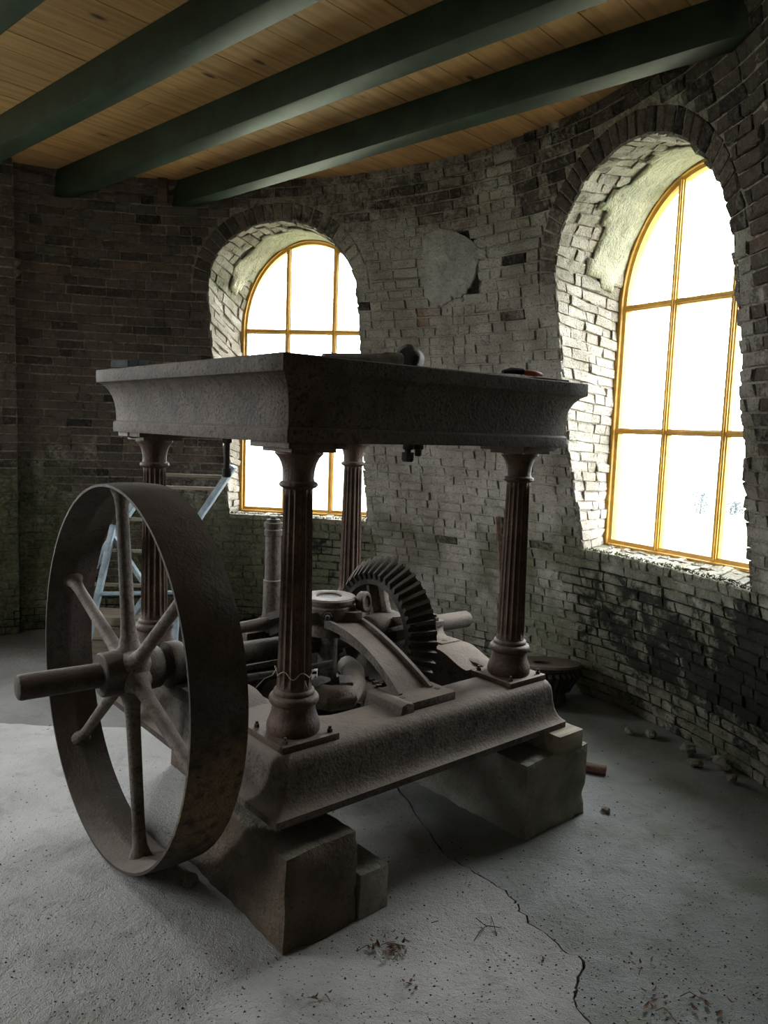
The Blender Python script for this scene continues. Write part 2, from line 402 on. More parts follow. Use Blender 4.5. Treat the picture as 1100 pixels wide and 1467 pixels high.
def zone(th, z, rnd=None):
    n = mnoise.noise(V((th * .08, z * 1.6, 0))); n2 = mnoise.noise(V((th * .25, z * 4, 5)))
    wl = .10 + .22 * (1 - sstep(.7, 1.9, z))
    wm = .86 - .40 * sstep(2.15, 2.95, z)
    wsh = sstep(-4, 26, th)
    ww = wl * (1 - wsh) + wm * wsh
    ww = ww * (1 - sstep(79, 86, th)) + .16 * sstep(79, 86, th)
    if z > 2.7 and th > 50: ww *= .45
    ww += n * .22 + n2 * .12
    ww += .25 * bump1(th, 28, 47, 4) * bump1(z, 1.1, 2.35, .25)
    al = .62 * (1 - sstep(.7, 1.6, z)) + .12 + n2 * .25
    al -= .25 * bump1(th, 26, 41, 5)
    al += .35 * bump1(th, 0, 24, 3) * (1 - sstep(.8, 1.0, z))
    al += .2 * bump1(th, -30, -19, 2)
    bl = .42 * (1 - sstep(.10, .42, z)) + .25 * n
    bl += .62 * bump1(th, 52, 81, 3) * bump1(z, .28, .84, .1) + .35 * bump1(th, 76, 90, 4) * bump1(z, .3, 1.0, .15)
    bl += .55 * bump1(th, 2, 24, 3) * bump1(z, .35, .82, .1) * sstep(8, 14, th)
    if rnd == .5 and bump1(th, 40.8, 43.2, .5) * bump1(z, 2.32, 2.68, .05) > .4: ww, bl = .1, .55  # mortar blackened in the gap by the patch, for the hole's shade
    return (max(0, min(1, ww)), max(0, min(1, al)), max(0, min(1, bl)), rng.random() if rnd is None else rnd)

# rows for the mortar bed: every course line plus the points of the arches
COURSE = .0572; NC = int(3.14 / COURSE) + 1
zs = {round(i * COURSE, 4) for i in range(NC + 1)}
for o in OPEN:
    zs.add(round(zbot(o), 4)); zs.add(o['ozs'])
    for i in range(1, 15): zs.add(round(o['ozs'] + (o['oap'] - o['ozs']) * sin(pi / 2 * i / 14), 4))
zs = sorted({-.06} | {z for z in zs if 0 <= z <= 3.16}); _z = [zs[0]]
for z in zs[1:]:
    if z - _z[-1] > .0035: _z.append(z)
zs = _z
SECT = [('wall_left', -38, -10), ('wall_back_left', -10, 12.5), ('wall_back', 12.5, 40), ('wall_back_right', 40, 68), ('wall_right', 68, 104), ('wall_front', 104, 322)]
def mod(th, a):
    while th < a: th += 360
    while th >= a + 360: th -= 360
    return th
def spans(a, b, z, eps):                                             # solid angular spans of [a,b] at height z
    cuts = []
    for o in OPEN:
        if zbot(o) - 1e-6 <= z + eps and z + eps < o['oap'] and z + eps > zbot(o):
            l, r = Lf(o, z), Rf(o, z)
            for k in (-360, 0, 360):
                if r + k > a and l + k < b: cuts.append((l + k, r + k, o))
    return sorted(cuts, key=lambda c: c[0])
walls = {}
for name, a, b in SECT:
    g = G(); step = 1.5 if name != 'wall_front' else 4.
    for z0, z1 in zip(zs, zs[1:]):
        cm = spans(a, b, (z0 + z1) / 2, 0)
        segs0 = [(a, a)]; segs = []
        cur0 = cur1 = a
        for l, r, o in cm:
            kk = 360 * round((l - Lf(o, (z0 + z1) / 2)) / 360)
            l0, r0, l1, r1 = (max(a, min(b, q + kk)) for q in (Lf(o, z0), Rf(o, z0), Lf(o, min(z1, o['oap'])), Rf(o, min(z1, o['oap']))))
            segs.append((cur0, l0, cur1, l1)); cur0, cur1 = r0, r1
        segs.append((cur0, b, cur1, b))
        for s0, e0, s1, e1 in segs:
            if e0 - s0 < 1e-4 and e1 - s1 < 1e-4: continue
            n = max(1, int(max(e0 - s0, e1 - s1) / step + .99))
            bs = [0.]
            ts = [i / n for i in range(n + 1)]
            if s0 < PIER < e0:                                       # sharp arris of the shallow pier
                tp = (PIER - s0) / (e0 - s0); ts = sorted([t for t in ts if abs(t - tp) > .02] + [tp - .0008, tp + .0008])
            vs = []; cs = []
            for t in ts:
                for (s, e, z, lap) in ((s0, e0, z0, -.007), (s1, e1, z1, .007)):   # rows overlap a little so no daylight shows
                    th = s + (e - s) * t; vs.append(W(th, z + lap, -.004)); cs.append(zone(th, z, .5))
            g.add(vs, [(2 * i, 2 * i + 2, 2 * i + 3, 2 * i + 1) for i in range(len(ts) - 1)], cs)
            k0, k1 = (6. if abs(s0 - a) > .01 else 0), (6. if abs(e0 - b) > .01 else 0)   # outer skin of the wall
            vs = [W(q, z, -.20) for q0, q1, z in ((s0 + k0, max(s0 + k0, e0 - k1), z0), (s1 + k0, max(s1 + k0, e1 - k1), z1)) for q in [q0 + (q1 - q0) * t / 4 for t in range(5)]]
            for t in range(4):
                th = mod(math.degrees(atan2(vs[t].x + vs[t + 1].x - 2 * CX, vs[t].y + vs[t + 1].y - 2 * CY)), -90)
                if any(o['oap'] - .03 < z1 < 3.0 and abs(th - (interp(o['L'], 9) + interp(o['R'], 9)) / 2) < 13 for o in OPEN[:4]): continue
                g.add([vs[t], vs[t + 1], vs[t + 6], vs[t + 5]], [(0, 1, 2, 3)], [(0, 0, 0, .5)] * 4)
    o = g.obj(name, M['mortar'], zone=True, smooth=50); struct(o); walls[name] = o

def brick_piece(fn, s0, s1, z0, z1, proud, zc, rnd, jit=.0025, ch=.006):
    """one brick: fn(s, z, off) maps to the wall; irregular arrises and face"""
    J = lambda k=1.: rng.uniform(-jit, jit) * k
    cs = ((s0, z0), (s1, z0), (s1, z1), (s0, z1)); mid = ((s0 + s1) / 2, (z0 + z1) / 2)
    vs = [fn(s, z, -.02) for s, z in cs]
    c2 = [(s + J(), z + J()) for s, z in cs]
    vs += [fn(s, z, max(.0005, proud - ch * rng.uniform(.5, 1.3))) for s, z in c2]
    ins = []
    for s, z in c2:
        i1, i2 = ch * rng.uniform(.5, 1.6), ch * rng.uniform(.4, 1.2)
        ins.append((s + (i1 if s < mid[0] else -i1), z + (i2 if z < mid[1] else -i2)))
    vs += [fn(s, z, max(.0008, proud + J(1.6))) for s, z in ins]
    fs = [(8, 9, 10, 11)]
    for k in range(4):
        q = (k + 1) % 4; fs += [(k, q, 4 + q, 4 + k), (4 + k, 4 + q, 8 + q, 8 + k)]
    return vs, fs, [(*zc[:3], rnd)] * 12
def arch_off(o, z, d):
    """half opening widened by d metres above the springing (room for the voussoirs)"""
    l, r = interp(o['L'], o['ozs']), interp(o['R'], o['ozs']); dd = math.degrees(d / wrad(z))
    if z < o['ozs']: return interp(o['L'], z), interp(o['R'], z)
    q = (z - o['ozs']) / (o['oap'] + d - o['ozs'])
    if q >= 1: return None
    h = ((r - l) / 2 + dd) * sqrt(1 - q * q); m = (l + r) / 2; return m - h, m + h
PATCH = (36.0, 41.5, 2.28, 2.72)
bricks = []          # (section, pieces, weight)
def sect_of(th):
    for n, a, b in SECT:
        if a <= th < b: return n
    return None
def face_px(vs):
    q = [proj(p) for p in vs[8:12]]
    if any(x is None for x in q): return 0
    cx, cy = sum(x[0] for x in q) / 4, sum(x[1] for x in q) / 4
    if not (-15 < cx < IW + 15 and -15 < cy < IH + 15): return 0
    ar = 0
    for i in range(4): ar += q[i][0] * q[(i + 1) % 4][1] - q[(i + 1) % 4][0] * q[i][1]
    return abs(ar) / 2
TH0, TH1 = -36.8, 103.5
for ci in range(NC):
    z0, z1 = ci * COURSE + .005, (ci + 1) * COURSE - .004
    if z1 > CEIL + .03: break
    zm = (z0 + z1) / 2; rad = wrad(zm)
    solid = []; cur = TH0
    for o in (WIN[3], WIN[1], WIN[2]):
        if zm < zbot(o) - .004 or zm < zbot(o): continue
        ao = [arch_off(o, z, .105) for z in (z0, zm, z1)]
        ao = [x for x in ao if x]
        if not ao: continue
        l, r = min(x[0] for x in ao), max(x[1] for x in ao)
        if zm < o['ozs']:
            l += rng.uniform(-.25, .12); r += rng.uniform(-.12, .25)
        solid.append((cur, l)); cur = r
    solid.append((cur, TH1))
    dg = lambda m: math.degrees(m / rad)
    pieces = []
    for a, b in solid:
        parts = [(a, PIER), (PIER, b)] if a < PIER < b else [(a, b)]
        for a2, b2 in parts:
            th = a2; first = True; k = ci
            while th < b2 - dg(.018):
                L = .168 * rng.uniform(.96, 1.04) if (k % 2 == 0) else .083 * rng.uniform(.95, 1.05)
                if rng.random() < .25: L = .168 if L < .1 else .083
                if any(zbot(o) - .062 < zm < zbot(o) and Lf(o, zbot(o)) - .5 < th < Rf(o, zbot(o)) + .5 for o in (WIN[1], WIN[2])): L = .056 * rng.uniform(.9, 1.1)
                if first and ci % 4 in (1, 2): L *= .55
                first = False; e = min(b2, th + dg(L))
                if b2 - e < dg(.03): e = b2
                pieces.append((th, e)); th = e; k += 1
    for a, b in pieces:
        th = (a + b) / 2
        if PATCH[0] + .4 < th < PATCH[1] + (1.3 if 2.36 < zm < 2.66 else -.4) and PATCH[2] + .03 < zm < PATCH[3] - .05: continue
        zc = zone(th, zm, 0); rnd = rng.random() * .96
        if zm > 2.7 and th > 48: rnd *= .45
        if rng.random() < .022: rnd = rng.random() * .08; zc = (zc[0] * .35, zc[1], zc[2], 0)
        if bump1(th, 30, 46, 2) * bump1(zm, 1.9, 2.4, .1) > .5 and rng.random() < .07: rnd = 1.; zc = (.42, .1, 0, 0)
        proud = .0055 + rng.uniform(-.004, .006) + .002 * zc[0] + (.003 if rng.random() < .15 else 0)
        if rng.random() < .04: proud = -.003
        jd = dg(.0055)
        vs, fs, cs = brick_piece(lambda s, z, off: W(s, z, off), a + jd * .8, b - jd * .8, z0, z1, max(.001, proud), zc, rnd, jit=.0022)
        # jitter along the course is in degrees, so shrink it back to millimetres
        bricks.append((sect_of(th), vs, fs, cs, face_px(vs)))
# fix: horizontal jitter above is tiny in degrees (about 0.1 mm), roughen ends in metric space
for b in bricks:
    for i in range(4, 12):
        b[1][i] = b[1][i] + V((rng.uniform(-.0035, .0035), rng.uniform(-.0035, .0035), rng.uniform(-.0015, .0015)))

# voussoirs round the two arches seen in the photograph
for o in (WIN[3], WIN[1], WIN[2]):
    l, r = interp(o['L'], o['ozs']), interp(o['R'], o['ozs']); zm = o['ozs']
    half = radians((r - l) / 2) * wrad(o['ozs'] + .25); hh = o['oap'] - o['ozs']
    N = 200; pts = [(-half * cos(pi * i / N), hh * sin(pi * i / N)) for i in range(N + 1)]
    acc = [0]
    for p, q in zip(pts, pts[1:]): acc.append(acc[-1] + hypot(q[0] - p[0], q[1] - p[1]))
    nb = int(acc[-1] / .058)
    def at(s):
        s = max(0, min(acc[-1] - 1e-6, s)); i = 0
        while acc[i + 1] < s: i += 1
        t = (s - acc[i]) / (acc[i + 1] - acc[i]); p, q = pts[i], pts[i + 1]
        x, y = p[0] + (q[0] - p[0]) * t, p[1] + (q[1] - p[1]) * t
        nx, ny = x / half ** 2, y / hh ** 2; m = hypot(nx, ny); return x, y, nx / m, ny / m
    cth = (l + r) / 2
    def fn(s, h, off):
        x, y, nx, ny = at(s); X, Y = x + nx * h, y + ny * h; z = o['ozs'] + Y
        return W(cth + math.degrees(X / wrad(z)), z, off)
    for i in range(nb):
        s0, s1 = acc[-1] * i / nb + .004, acc[-1] * (i + 1) / nb - .004
        p = fn((s0 + s1) / 2, .05, 0); th = math.degrees(atan2(p.x - CX, p.y - CY)); th = th if th > -100 else th + 360
        if p.z > CEIL - .06: continue
        zc = zone(th, p.z, 0); vk = .6 if o is WIN[2] else 1.; zc = (zc[0] * vk, zc[1], zc[2], 0)
        vs, fs, cs = brick_piece(fn, s0, s1, .004, .10, .006 + rng.uniform(-.003, .005), zc, rng.random() * (.7 if o is WIN[2] else .95))
        bricks.append((sect_of(th), vs, fs, cs, face_px(vs)))

def lay(bl, parent, limit=296):
    bl = sorted(bl, key=lambda b: -b[4]); g = G()
    for i, (s, vs, fs, cs, px) in enumerate(bl):
        if i < limit and px > 60:
            b = G(); c = sum((V(v) for v in vs), V()) / 12
            b.add([v - c for v in vs], fs, list(cs)); ob = b.obj('brick', M['brick'], parent, smooth=0, zone=True); ob.location = c
        else: g.add(vs, fs, list(cs))
    if g.v:
        ob = g.obj('brickwork', M['brick'], parent, smooth=0, zone=True); ob['kind'] = 'stuff'
for n, a, b in SECT[:5]: lay([x for x in bricks if x[0] == n], walls[n])

# ------------------------------------------------------------------ window openings: reveals, frames, panes
def loft_outline(o, nj=14, na=30, nb=12):
    """matching outlines of the opening in the room face and at the frame, as closed loops of points"""
    n = V((sin(radians(o['ang'])), cos(radians(o['ang'])), 0)); t = V((n.y, -n.x, 0))
    P = lambda s, z: n * o['D'] + t * (o['tc'] + s) + V((0, 0, z))
    A = []; F = []; zb = zbot(o); a, b = o['a'] + .004, o['b'] + .004
    for i in range(nj):
        q = i / nj; z = zb + (o['ozs'] - zb) * q; A.append(W(interp(o['L'], z), z)); F.append(P(-a, o['zb'] + .012 + (o['zs'] - o['zb'] - .012) * q))
    l, r = interp(o['L'], o['ozs']), interp(o['R'], o['ozs'])
    for i in range(na + 1):
        q = pi * i / na; z = o['ozs'] + (o['oap'] - o['ozs']) * sin(q)
        A.append(W((l + r) / 2 - (r - l) / 2 * cos(q), z)); F.append(P(-a * cos(q), o['zs'] + b * sin(q)))
    for i in range(1, nj + 1):
        q = 1 - i / nj; z = zb + (o['ozs'] - zb) * q; A.append(W(interp(o['R'], z), z)); F.append(P(a, o['zb'] + .012 + (o['zs'] - o['zb'] - .012) * q))
    l, r = o['R'][0][1], o['L'][0][1]
    for i in range(1, nb):
        q = i / nb; A.append(W(l + (r - l) * q, zb)); F.append(P(a - 2 * a * q, o['zb'] + .012))
    return A, F, P, n, t
for wi in (1, 2, 3, 4):
    o = WIN[wi]; A, F, P, n, t = loft_outline(o); N = len(A)
    mid = sum(F, V()) / N
    acc = [0]
    for i in range(N): acc.append(acc[-1] + (A[(i + 1) % N] - A[i]).length)
    def base(s, v):
        s = s % acc[-1]; i = 0
        while i < N - 1 and acc[i + 1] < s: i += 1
        q = (s - acc[i]) / max(1e-9, acc[i + 1] - acc[i]); j = (i + 1) % N
        return A[i].lerp(A[j], q).lerp(F[i].lerp(F[j], q), v)
    def rev(s, v, off):
        p = base(s, v); du = base(s + .004, v) - base(s - .004, v); dv = base(s, min(1, v + .02)) - base(s, max(0, v - .02))
        nn = du.cross(dv).normalized()
        if nn.dot(mid - p) < 0: nn = -nn
        return p + nn * (off + .010 * mnoise.noise(p * 7) + .006 * mnoise.noise(p * 24))
    g = G(); S = 60 if wi > 2 else 110; nv = 6
    vs = []; cs = []
    for i in range(S):
        for j in range(nv + 1):
            s = acc[-1] * i / S; p = rev(s, j / nv, -.006) if 0 < j < nv else base(s, j / nv); vs.append(p)
            cs.append((.95 if wi < 3 else .8, .25 if p.z > 1.1 else .5, .0, .5))
    g.add(vs, [(i * (nv + 1) + j, ((i + 1) % S) * (nv + 1) + j, ((i + 1) % S) * (nv + 1) + j + 1, i * (nv + 1) + j + 1) for i in range(S) for j in range(nv)], cs)
    tr = struct(g.obj('trim_%d' % wi, M['mortar'], zone=True, smooth=60))
    if wi < 3:
        bl = []; nb = int(acc[-1] / COURSE)
        def soffit(s_, v_):                                          # where the old plaster still hangs on
            p_ = base(s_, v_); return sstep(o['ozs'] - .05, o['ozs'] + .25, p_.z) * sstep(.25, .6, v_) * 1.1 + .75 * mnoise.noise(p_ * 5.5) - .25
        pg = G(); n1, n2 = 150, 14; idx = {}
        for i in range(n1):
            for j in range(n2):
                if soffit(acc[-1] * (i + .5) / n1, (j + .5) / n2) > .30:
                    q = []
                    for (ii, jj) in ((i, j), (i + 1, j), (i + 1, j + 1), (i, j + 1)):
                        if (ii, jj) not in idx:
                            idx[(ii, jj)] = len(pg.v); pg.add([rev(acc[-1] * ii / n1, min(.995, jj / n2), .009 + .004 * mnoise.noise(base(acc[-1] * ii / n1, jj / n2) * 14))], [])
                        q.append(idx[(ii, jj)])
                    pg.f.append(tuple(q))
        if pg.f:
            ob = pg.obj('plaster_remnant', M['cream'], tr, smooth=60); sm_ = ob.modifiers.new('thickness', 'SOLIDIFY'); sm_.thickness = .014; sm_.offset = 0
        for i in range(nb):
            s0, s1 = acc[-1] * i / nb + .003, acc[-1] * (i + 1) / nb - .003; sm = (s0 + s1) / 2
            D = (base(sm, 1) - base(sm, 0)).length; pm = base(sm, .5); bottom = pm.z < zbot(o) + .05
            ln = [.085, .17] if i % 2 else [.17, .085]; v = 0.; k = 0
            if i % 3 == 0 and D > .3: ln = [.11, .165]
            while v < D - .02:
                e = min(D, v + ln[k % 2] * rng.uniform(.92, 1.08)); e = D if D - e < .045 else e
                if soffit(sm, (v + e) / 2 / D) > .35: v = e; k += 1; continue
                ww = .78 + rng.uniform(-.25, .15); al = .35 + .3 * mnoise.noise(pm * 3)
                if pm.z > o['ozs']: al += .22; ww -= .12
                if bottom: al = .62; ww = .8
                vs, fs, cs = brick_piece(rev, s0, s1, (v + .003) / D, (e - .003) / D, .005 + rng.uniform(-.004, .009), (ww, al, .0 if not bottom else .1, 0), rng.random() * .8, jit=.0015, ch=.004)
                for q in range(4, 12): vs[q] = vs[q] + V((rng.uniform(-.0055, .0055), rng.uniform(-.0055, .0055), rng.uniform(-.0045, .0045)))
                bl.append(('', vs, fs, cs, face_px(vs))); v = e; k += 1
        lay(bl, tr)
    # the timber window
    win = struct(empty('window_%d' % wi, tuple(P(0, o['zb']))))
    off = win.location.copy()
    def member(name, g, bev=.004):
        ob = g.obj(name, M['ochre'], win, bevel=bev, xf=lambda p: n * (o['D'] + p.y) + t * (o['tc'] + p.x) + V((0, 0, p.z)) - off); return ob
    a, b = o['a'], o['b']; fw = .042
    def outl(ins, na=36):
        q = [(-a + ins, o['zb'] + ins * 1.35)] + [(-(a - ins) * cos(pi * i / na), o['zs'] + (b - ins) * sin(pi * i / na)) for i in range(na + 1)] + [(a - ins, o['zb'] + ins * 1.35)]
        return q
    g = G(); rs = []
    for ins, d in ((-.02, 0.), (fw * .55, 0.), (fw * .62, .012), (fw, .02), (fw, .07), (-.02, .07)): rs.append([V((x, d, z)) for x, z in outl(ins)])
    g.rings(rs, True, False, False, loop=True); member('frame', g, 0)
    xs = [-a / 3, a / 3]
    def topz(x, ins=fw * .8): return o['zs'] + (b - ins) * sqrt(max(0, 1 - (x / (a - ins)) ** 2))
    for x in xs:
        g = G()
        for hw, d0, d1 in ((.019, .022, .06), (.013, .010, .03), (.006, .002, .02)): g.box(x - hw, x + hw, d0, d1, o['zb'] + fw, topz(x))
        member('mullion', g, .002)
    for z in o['bars']:
        g = G()
        hx = a - fw * .8 if z <= o['zs'] else 0
        for hw, d0, d1 in ((.017, .024, .058), (.010, .012, .03)): g.box(-hx, hx, d0, d1, z - hw, z + hw)
        member('glazing_bar', g, .002)
    ex = [-a + fw * .6, -a / 3, a / 3, a - fw * .6]; ez = [o['zb'] + fw, o['bars'][0], o['bars'][1]]
    for i in range(3):
        for j in range(3):
            x0, x1 = ex[i] , ex[i + 1]
            if j < 2: poly = [(x0, ez[j]), (x1, ez[j]), (x1, ez[j + 1]), (x0, ez[j + 1])]
            else: poly = [(x0, ez[2]), (x1, ez[2])] + [(x1 + (x0 - x1) * q / 10, max(ez[2] + .002, topz(x1 + (x0 - x1) * q / 10, fw * .6))) for q in range(11)]
            g = G(); g.prism(poly, .004, Matrix(((1, 0, 0, 0), (0, 0, 1, .04), (0, 1, 0, 0), (0, 0, 0, 1))))
            g.obj('pane', M['glass'], win, smooth=0, xf=lambda p: n * (o['D'] + p.y) + t * (o['tc'] + p.x) + V((0, 0, p.z)) - off)

# plaster patch with a broken edge, and the ragged edge of the hole round it
pp = [(612, 337), (631, 328), (657, 334), (686, 352), (690, 362), (683, 386), (676, 404), (668, 420), (659, 428), (648, 426), (638, 436), (627, 441), (616, 432), (607, 420), (610, 392), (606, 366)]
def on_wall(x, y, off=0.):
    d = ray(x, y); lo, hi = .5, 9.
    for _ in range(50):
        m = (lo + hi) / 2; p = EYE + d * m
        if hypot(p.x - CX, p.y - CY) > wrad(p.z) - off and p.y > CY - 1: hi = m
        else: lo = m
    return EYE + d * lo
g = G(); ring = []
for i in range(len(pp)):
    (x0, y0), (x1, y1) = pp[i], pp[(i + 1) % len(pp)]
    for q in range(3):
        x, y = x0 + (x1 - x0) * q / 3, y0 + (y1 - y0) * q / 3; ring.append((x + rng.uniform(-2.2, 2.2), y + rng.uniform(-2.2, 2.2)))
cx, cy = 648, 382
def pring(sc, off): return [(lambda p: W(math.degrees(atan2(p.x - CX, p.y - CY)), p.z, off))(on_wall(cx + (x - cx) * sc, cy + (y - cy) * sc)) for x, y in ring]
g.rings([pring(1.0, -.01), pring(1.0, .013), pring(.95, .018), pring(.6, .020), pring(.2, .019)], True, False, True)
g.obj('plaster_patch', M['plaster'], walls['wall_back'], smooth=40)

# ------------------------------------------------------------------ ceiling: boards on green beams
ceil = struct(empty('ceiling', (CX, CY, CEIL)))
bd = radians(-42.2); BD = V((cos(bd), sin(bd), 0)); PD = V((-BD.y, BD.x, 0))   # along the beams, along the boards
RC = wrad(CEIL) + .16; pw = .165
c0 = V((CX, CY, 0))
i = -RC
while i < RC:
    m = min(abs(i), abs(i + pw)) if i * (i + pw) > 0 else 0
    h = sqrt(max(0, RC ** 2 - m * m))
    if h > .2:
        cut = rng.uniform(-.6, .6) * h
        for a, b in ((-h, cut - .0015), (cut + .0015, h)):
            g = G(); hl = (b - a) / 2; g.box(-hl, hl, -pw / 2 + .0012, pw / 2 - .0012, 0, .024)
            ob = g.obj('plank', M['plank'], ceil, bevel=.002, seg=1)
            ob.location = BD * (i + pw / 2) + PD * ((a + b) / 2) + V((0, 0, rng.uniform(0, .0015))); ob.rotation_euler = (0, 0, atan2(PD.y, PD.x))
    i += pw
b3 = V((-1.231, 4.95, 0))                                            # a point on the near lower edge of the last beam
for kk in range(0, 6):
    p = b3 - PD * (.575 * kk) + PD * .055
    q = p - c0; al = q.dot(BD); pe = q.dot(PD); rr = wrad(BEAMZ) + .10
    if abs(pe) > rr - .1: continue
    h = sqrt(rr * rr - pe * pe)
    g = G(); g.box(-h, h, -.055, .055, BEAMZ - CEIL, 0)
    ob = g.obj('beam', M['beam'], ceil, bevel=.006); ob.location = PD * pe; ob.rotation_euler = (0, 0, bd)
pk = W(-4.8, 3.0, .03)
g = G(); g.box(-.03, .03, -.03, .03, BEAMZ - CEIL, 0)
ob = g.obj('packing_post', M['brown_wood'], ceil, bevel=.004); ob.location = V((pk.x, pk.y, CEIL)) - V((CX, CY, CEIL)); ob.rotation_euler = (0, 0, .1)
# upper storey that closes the room above the boards
g = G(); g.lathe([(RC + .35, 0), (RC + .35, .12)], 48); ob = g.obj('loft_floor', M['old_wood'], ceil, smooth=0); ob.location = (0, 0, .03)

# unseen closed porch and door, added to keep daylight out behind the camera
def door_ring(extra):
    t = radians(DOOR['th']); n = V((sin(t), cos(t), 0)); q = []
    pr = [(z, Lf(DOORO, z)) for z in (-.06, .5, 1, 1.5, 2.0)] + [(2.0 + .3 * sin(pi * i / 12), Lf(DOORO, 2.0 + .2999 * sin(pi * i / 12)) if i <= 6 else Rf(DOORO, 2.0 + .2999 * sin(pi * i / 12))) for i in range(1, 12)] + [(z, Rf(DOORO, z)) for z in (2.0, 1.5, 1, .5, -.06)]
    for z, th in pr:
        p = W(th, z); 
        if extra:
            d = (p - V((CX, CY, z))).dot(n); p = p + n * (4.1 - d)
        q.append(p)
    return q
g = G(); g.rings([door_ring(False), door_ring(True)], True, False, False); struct(g.obj('trim_6', M['mortar'], smooth=50))
g = G(); q = door_ring(True); t = radians(DOOR['th']); n = V((sin(t), cos(t), 0)); g.rings([[p - n * .05 for p in q], q], True); struct(g.obj('added_porch_door', M['old_wood'], smooth=0))

# ------------------------------------------------------------------ floor slabs with real cracks between them
floor = struct(empty('floor'))
g = G(); g.lathe([(R0 + .5, -.10), (R0 + .5, -.016)], 64); ob = g.obj('subfloor', M['earth'], floor); ob.location = (CX, CY, 0)
crk = [(-.42, 5.9), (-.30, 4.9), (-.12, 4.1), (.06, 3.35), (.194, 2.897), (.263, 2.685), (.333, 2.607), (.401, 2.534), (.481, 2.415), (.483, 2.359), (.562, 2.228), (.635, 2.132), (.585, 2.015), (.57, 1.966), (.593, 1.892), (.64, 1.5), (.60, .9), (.66, .2), (.7, -.6)]
def densify(pl, k=5, amp=.012):
    out = []
    for (x0, y0), (x1, y1) in zip(pl, pl[1:]):
        for i in range(k):
            q = i / k; am = amp * sin(pi * q) if i else 0
            out.append((x0 + (x1 - x0) * q + rng.uniform(-am, am), y0 + (y1 - y0) * q + rng.uniform(-am, am)))
    return out + [pl[-1]]
crk = densify(crk)
RF = R0 + .35
left_edge = densify([(-4.8, 3.93), (-3.2, 3.80), (-1.9, 3.765), (-1.64, 3.75), (-1.0, 3.79), (-.2, 3.74), (-.03, 3.72)], 5, .01)
def slab(name, poly, mat, z0=-.02, z1=0.):
    bm = bmesh.new(); f = bm.faces.new([bm.verts.new((x, y, z1)) for x, y in poly])
    r = bmesh.ops.extrude_face_region(bm, geom=[f])
    for v in [e for e in r['geom'] if isinstance(e, bmesh.types.BMVert)]: v.co.z = z0
    bmesh.ops.recalc_face_normals(bm, faces=bm.faces)
    me = bpy.data.meshes.new(name); bm.to_mesh(me); bm.free(); me.materials.append(mat)
    ob = bpy.data.objects.new(name, me); COL.objects.link(ob); ob.parent = floor; return ob
def arc(t0, t1, n=24): return [(CX + RF * sin(radians(t0 + (t1 - t0) * i / n)), CY + RF * cos(radians(t0 + (t1 - t0) * i / n))) for i in range(n + 1)]
gap = .0035
ci = min(range(len(crk)), key=lambda i: abs(crk[i][1] - 3.72))
wv = lambda p, s: (p[0] + s * gap * rng.uniform(.3, 1.7), p[1])
slab('slab', [wv(p, 1) for p in crk] + arc(140, 12), M['slab_green'])
slab('slab', [wv(p, -1) for p in crk[ci:]] + arc(150, 290) + [(x, y - .004) for x, y in left_edge], M['slab'], z1=.001)
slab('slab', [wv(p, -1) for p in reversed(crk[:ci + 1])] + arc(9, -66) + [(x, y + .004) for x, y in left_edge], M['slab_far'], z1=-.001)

# ------------------------------------------------------------------ the pump engine
MS = .94; UR = radians(40.2)
OX, OY = -.280 * MS, 2.495 * MS
eng = tag(empty('pump_engine', (OX, OY, 0), UR), 'large rusty cast iron pump engine with flywheel, four fluted columns and a moulded top frame', 'machine')
xf = lambda p: V((p.x * MS, p.y * MS, .093 + p.z * MS))
def toW(u, v, z):
    p = xf(V((u, v, z))); return V((OX + p.x * cos(UR) - p.y * sin(UR), OY + p.x * sin(UR) + p.y * cos(UR), p.z))
UC, VC = 1.09, 1.12                                                  # column spacing
def rrect(x0, x1, y0, y1, r, z, k=6, m=6):
    pts = []
    cs = [(x1 - r, y0 + r, -90), (x1 - r, y1 - r, 0), (x0 + r, y1 - r, 90), (x0 + r, y0 + r, 180)]
    for i, (cx, cy, a0) in enumerate(cs):
        for j in range(k + 1):
            a = radians(a0 + 90 * j / k); pts.append(V((cx + r * cos(a), cy + r * sin(a), z)))
        nx, ny, na = cs[(i + 1) % 4]; p = pts[-1]; q = V((nx + r * cos(radians(na)), ny + r * sin(radians(na)), z))
        for j in range(1, m): pts.append(p.lerp(q, j / m))
    return pts
# bed frame: foot lip, concave flare, rounded shoulder, flat top with a large rounded opening
g = G(); U0, U1, V0, V1 = -.175, 1.276, -.18, 1.30; rs = []
for d, z in ((.03, .310), (0, .310), (0, .334), (.010, .341), (.022, .357), (.032, .385), (.038, .42), (.041, .46), (.046, .485), (.056, .503), (.070, .512), (.086, .515)):
    rs.append(rrect(U0 + d, U1 - d, V0 + d, V1 - d, .012 + d * .3, z))
for d, z in ((-.012, .515), (0, .509), (.004, .495), (.004, .33)): rs.append(rrect(.12 + d, 1.13 - d, .085 + d, 1.035 - d, .13, z))
g.rings(rs, True, False, False)
g.obj('bed_frame', M['cast'], eng, xf=xf, smooth=40)
# bearing seats rising from the bed
def seat(u0, u1, c):
    pf = []
    for i in range(9):
        q = i / 8; pf.append((c - .43 + .19 * q, .495 + .052 * q * q * (3 - 2 * q)))
    pf += [(2 * c - y, z) for y, z in reversed(pf)]
    g = G(); g.prism([(y, z) for y, z in pf] , u1 - u0, Matrix(((0, 0, 1, u0), (1, 0, 0, 0), (0, 1, 0, 0), (0, 0, 0, 1))))
    return g.obj('bearing_seat', M['cast'], eng, xf=xf, bevel=.008, smooth=40)
seat(1.045, 1.245, .63); seat(-.14, .09, .655)

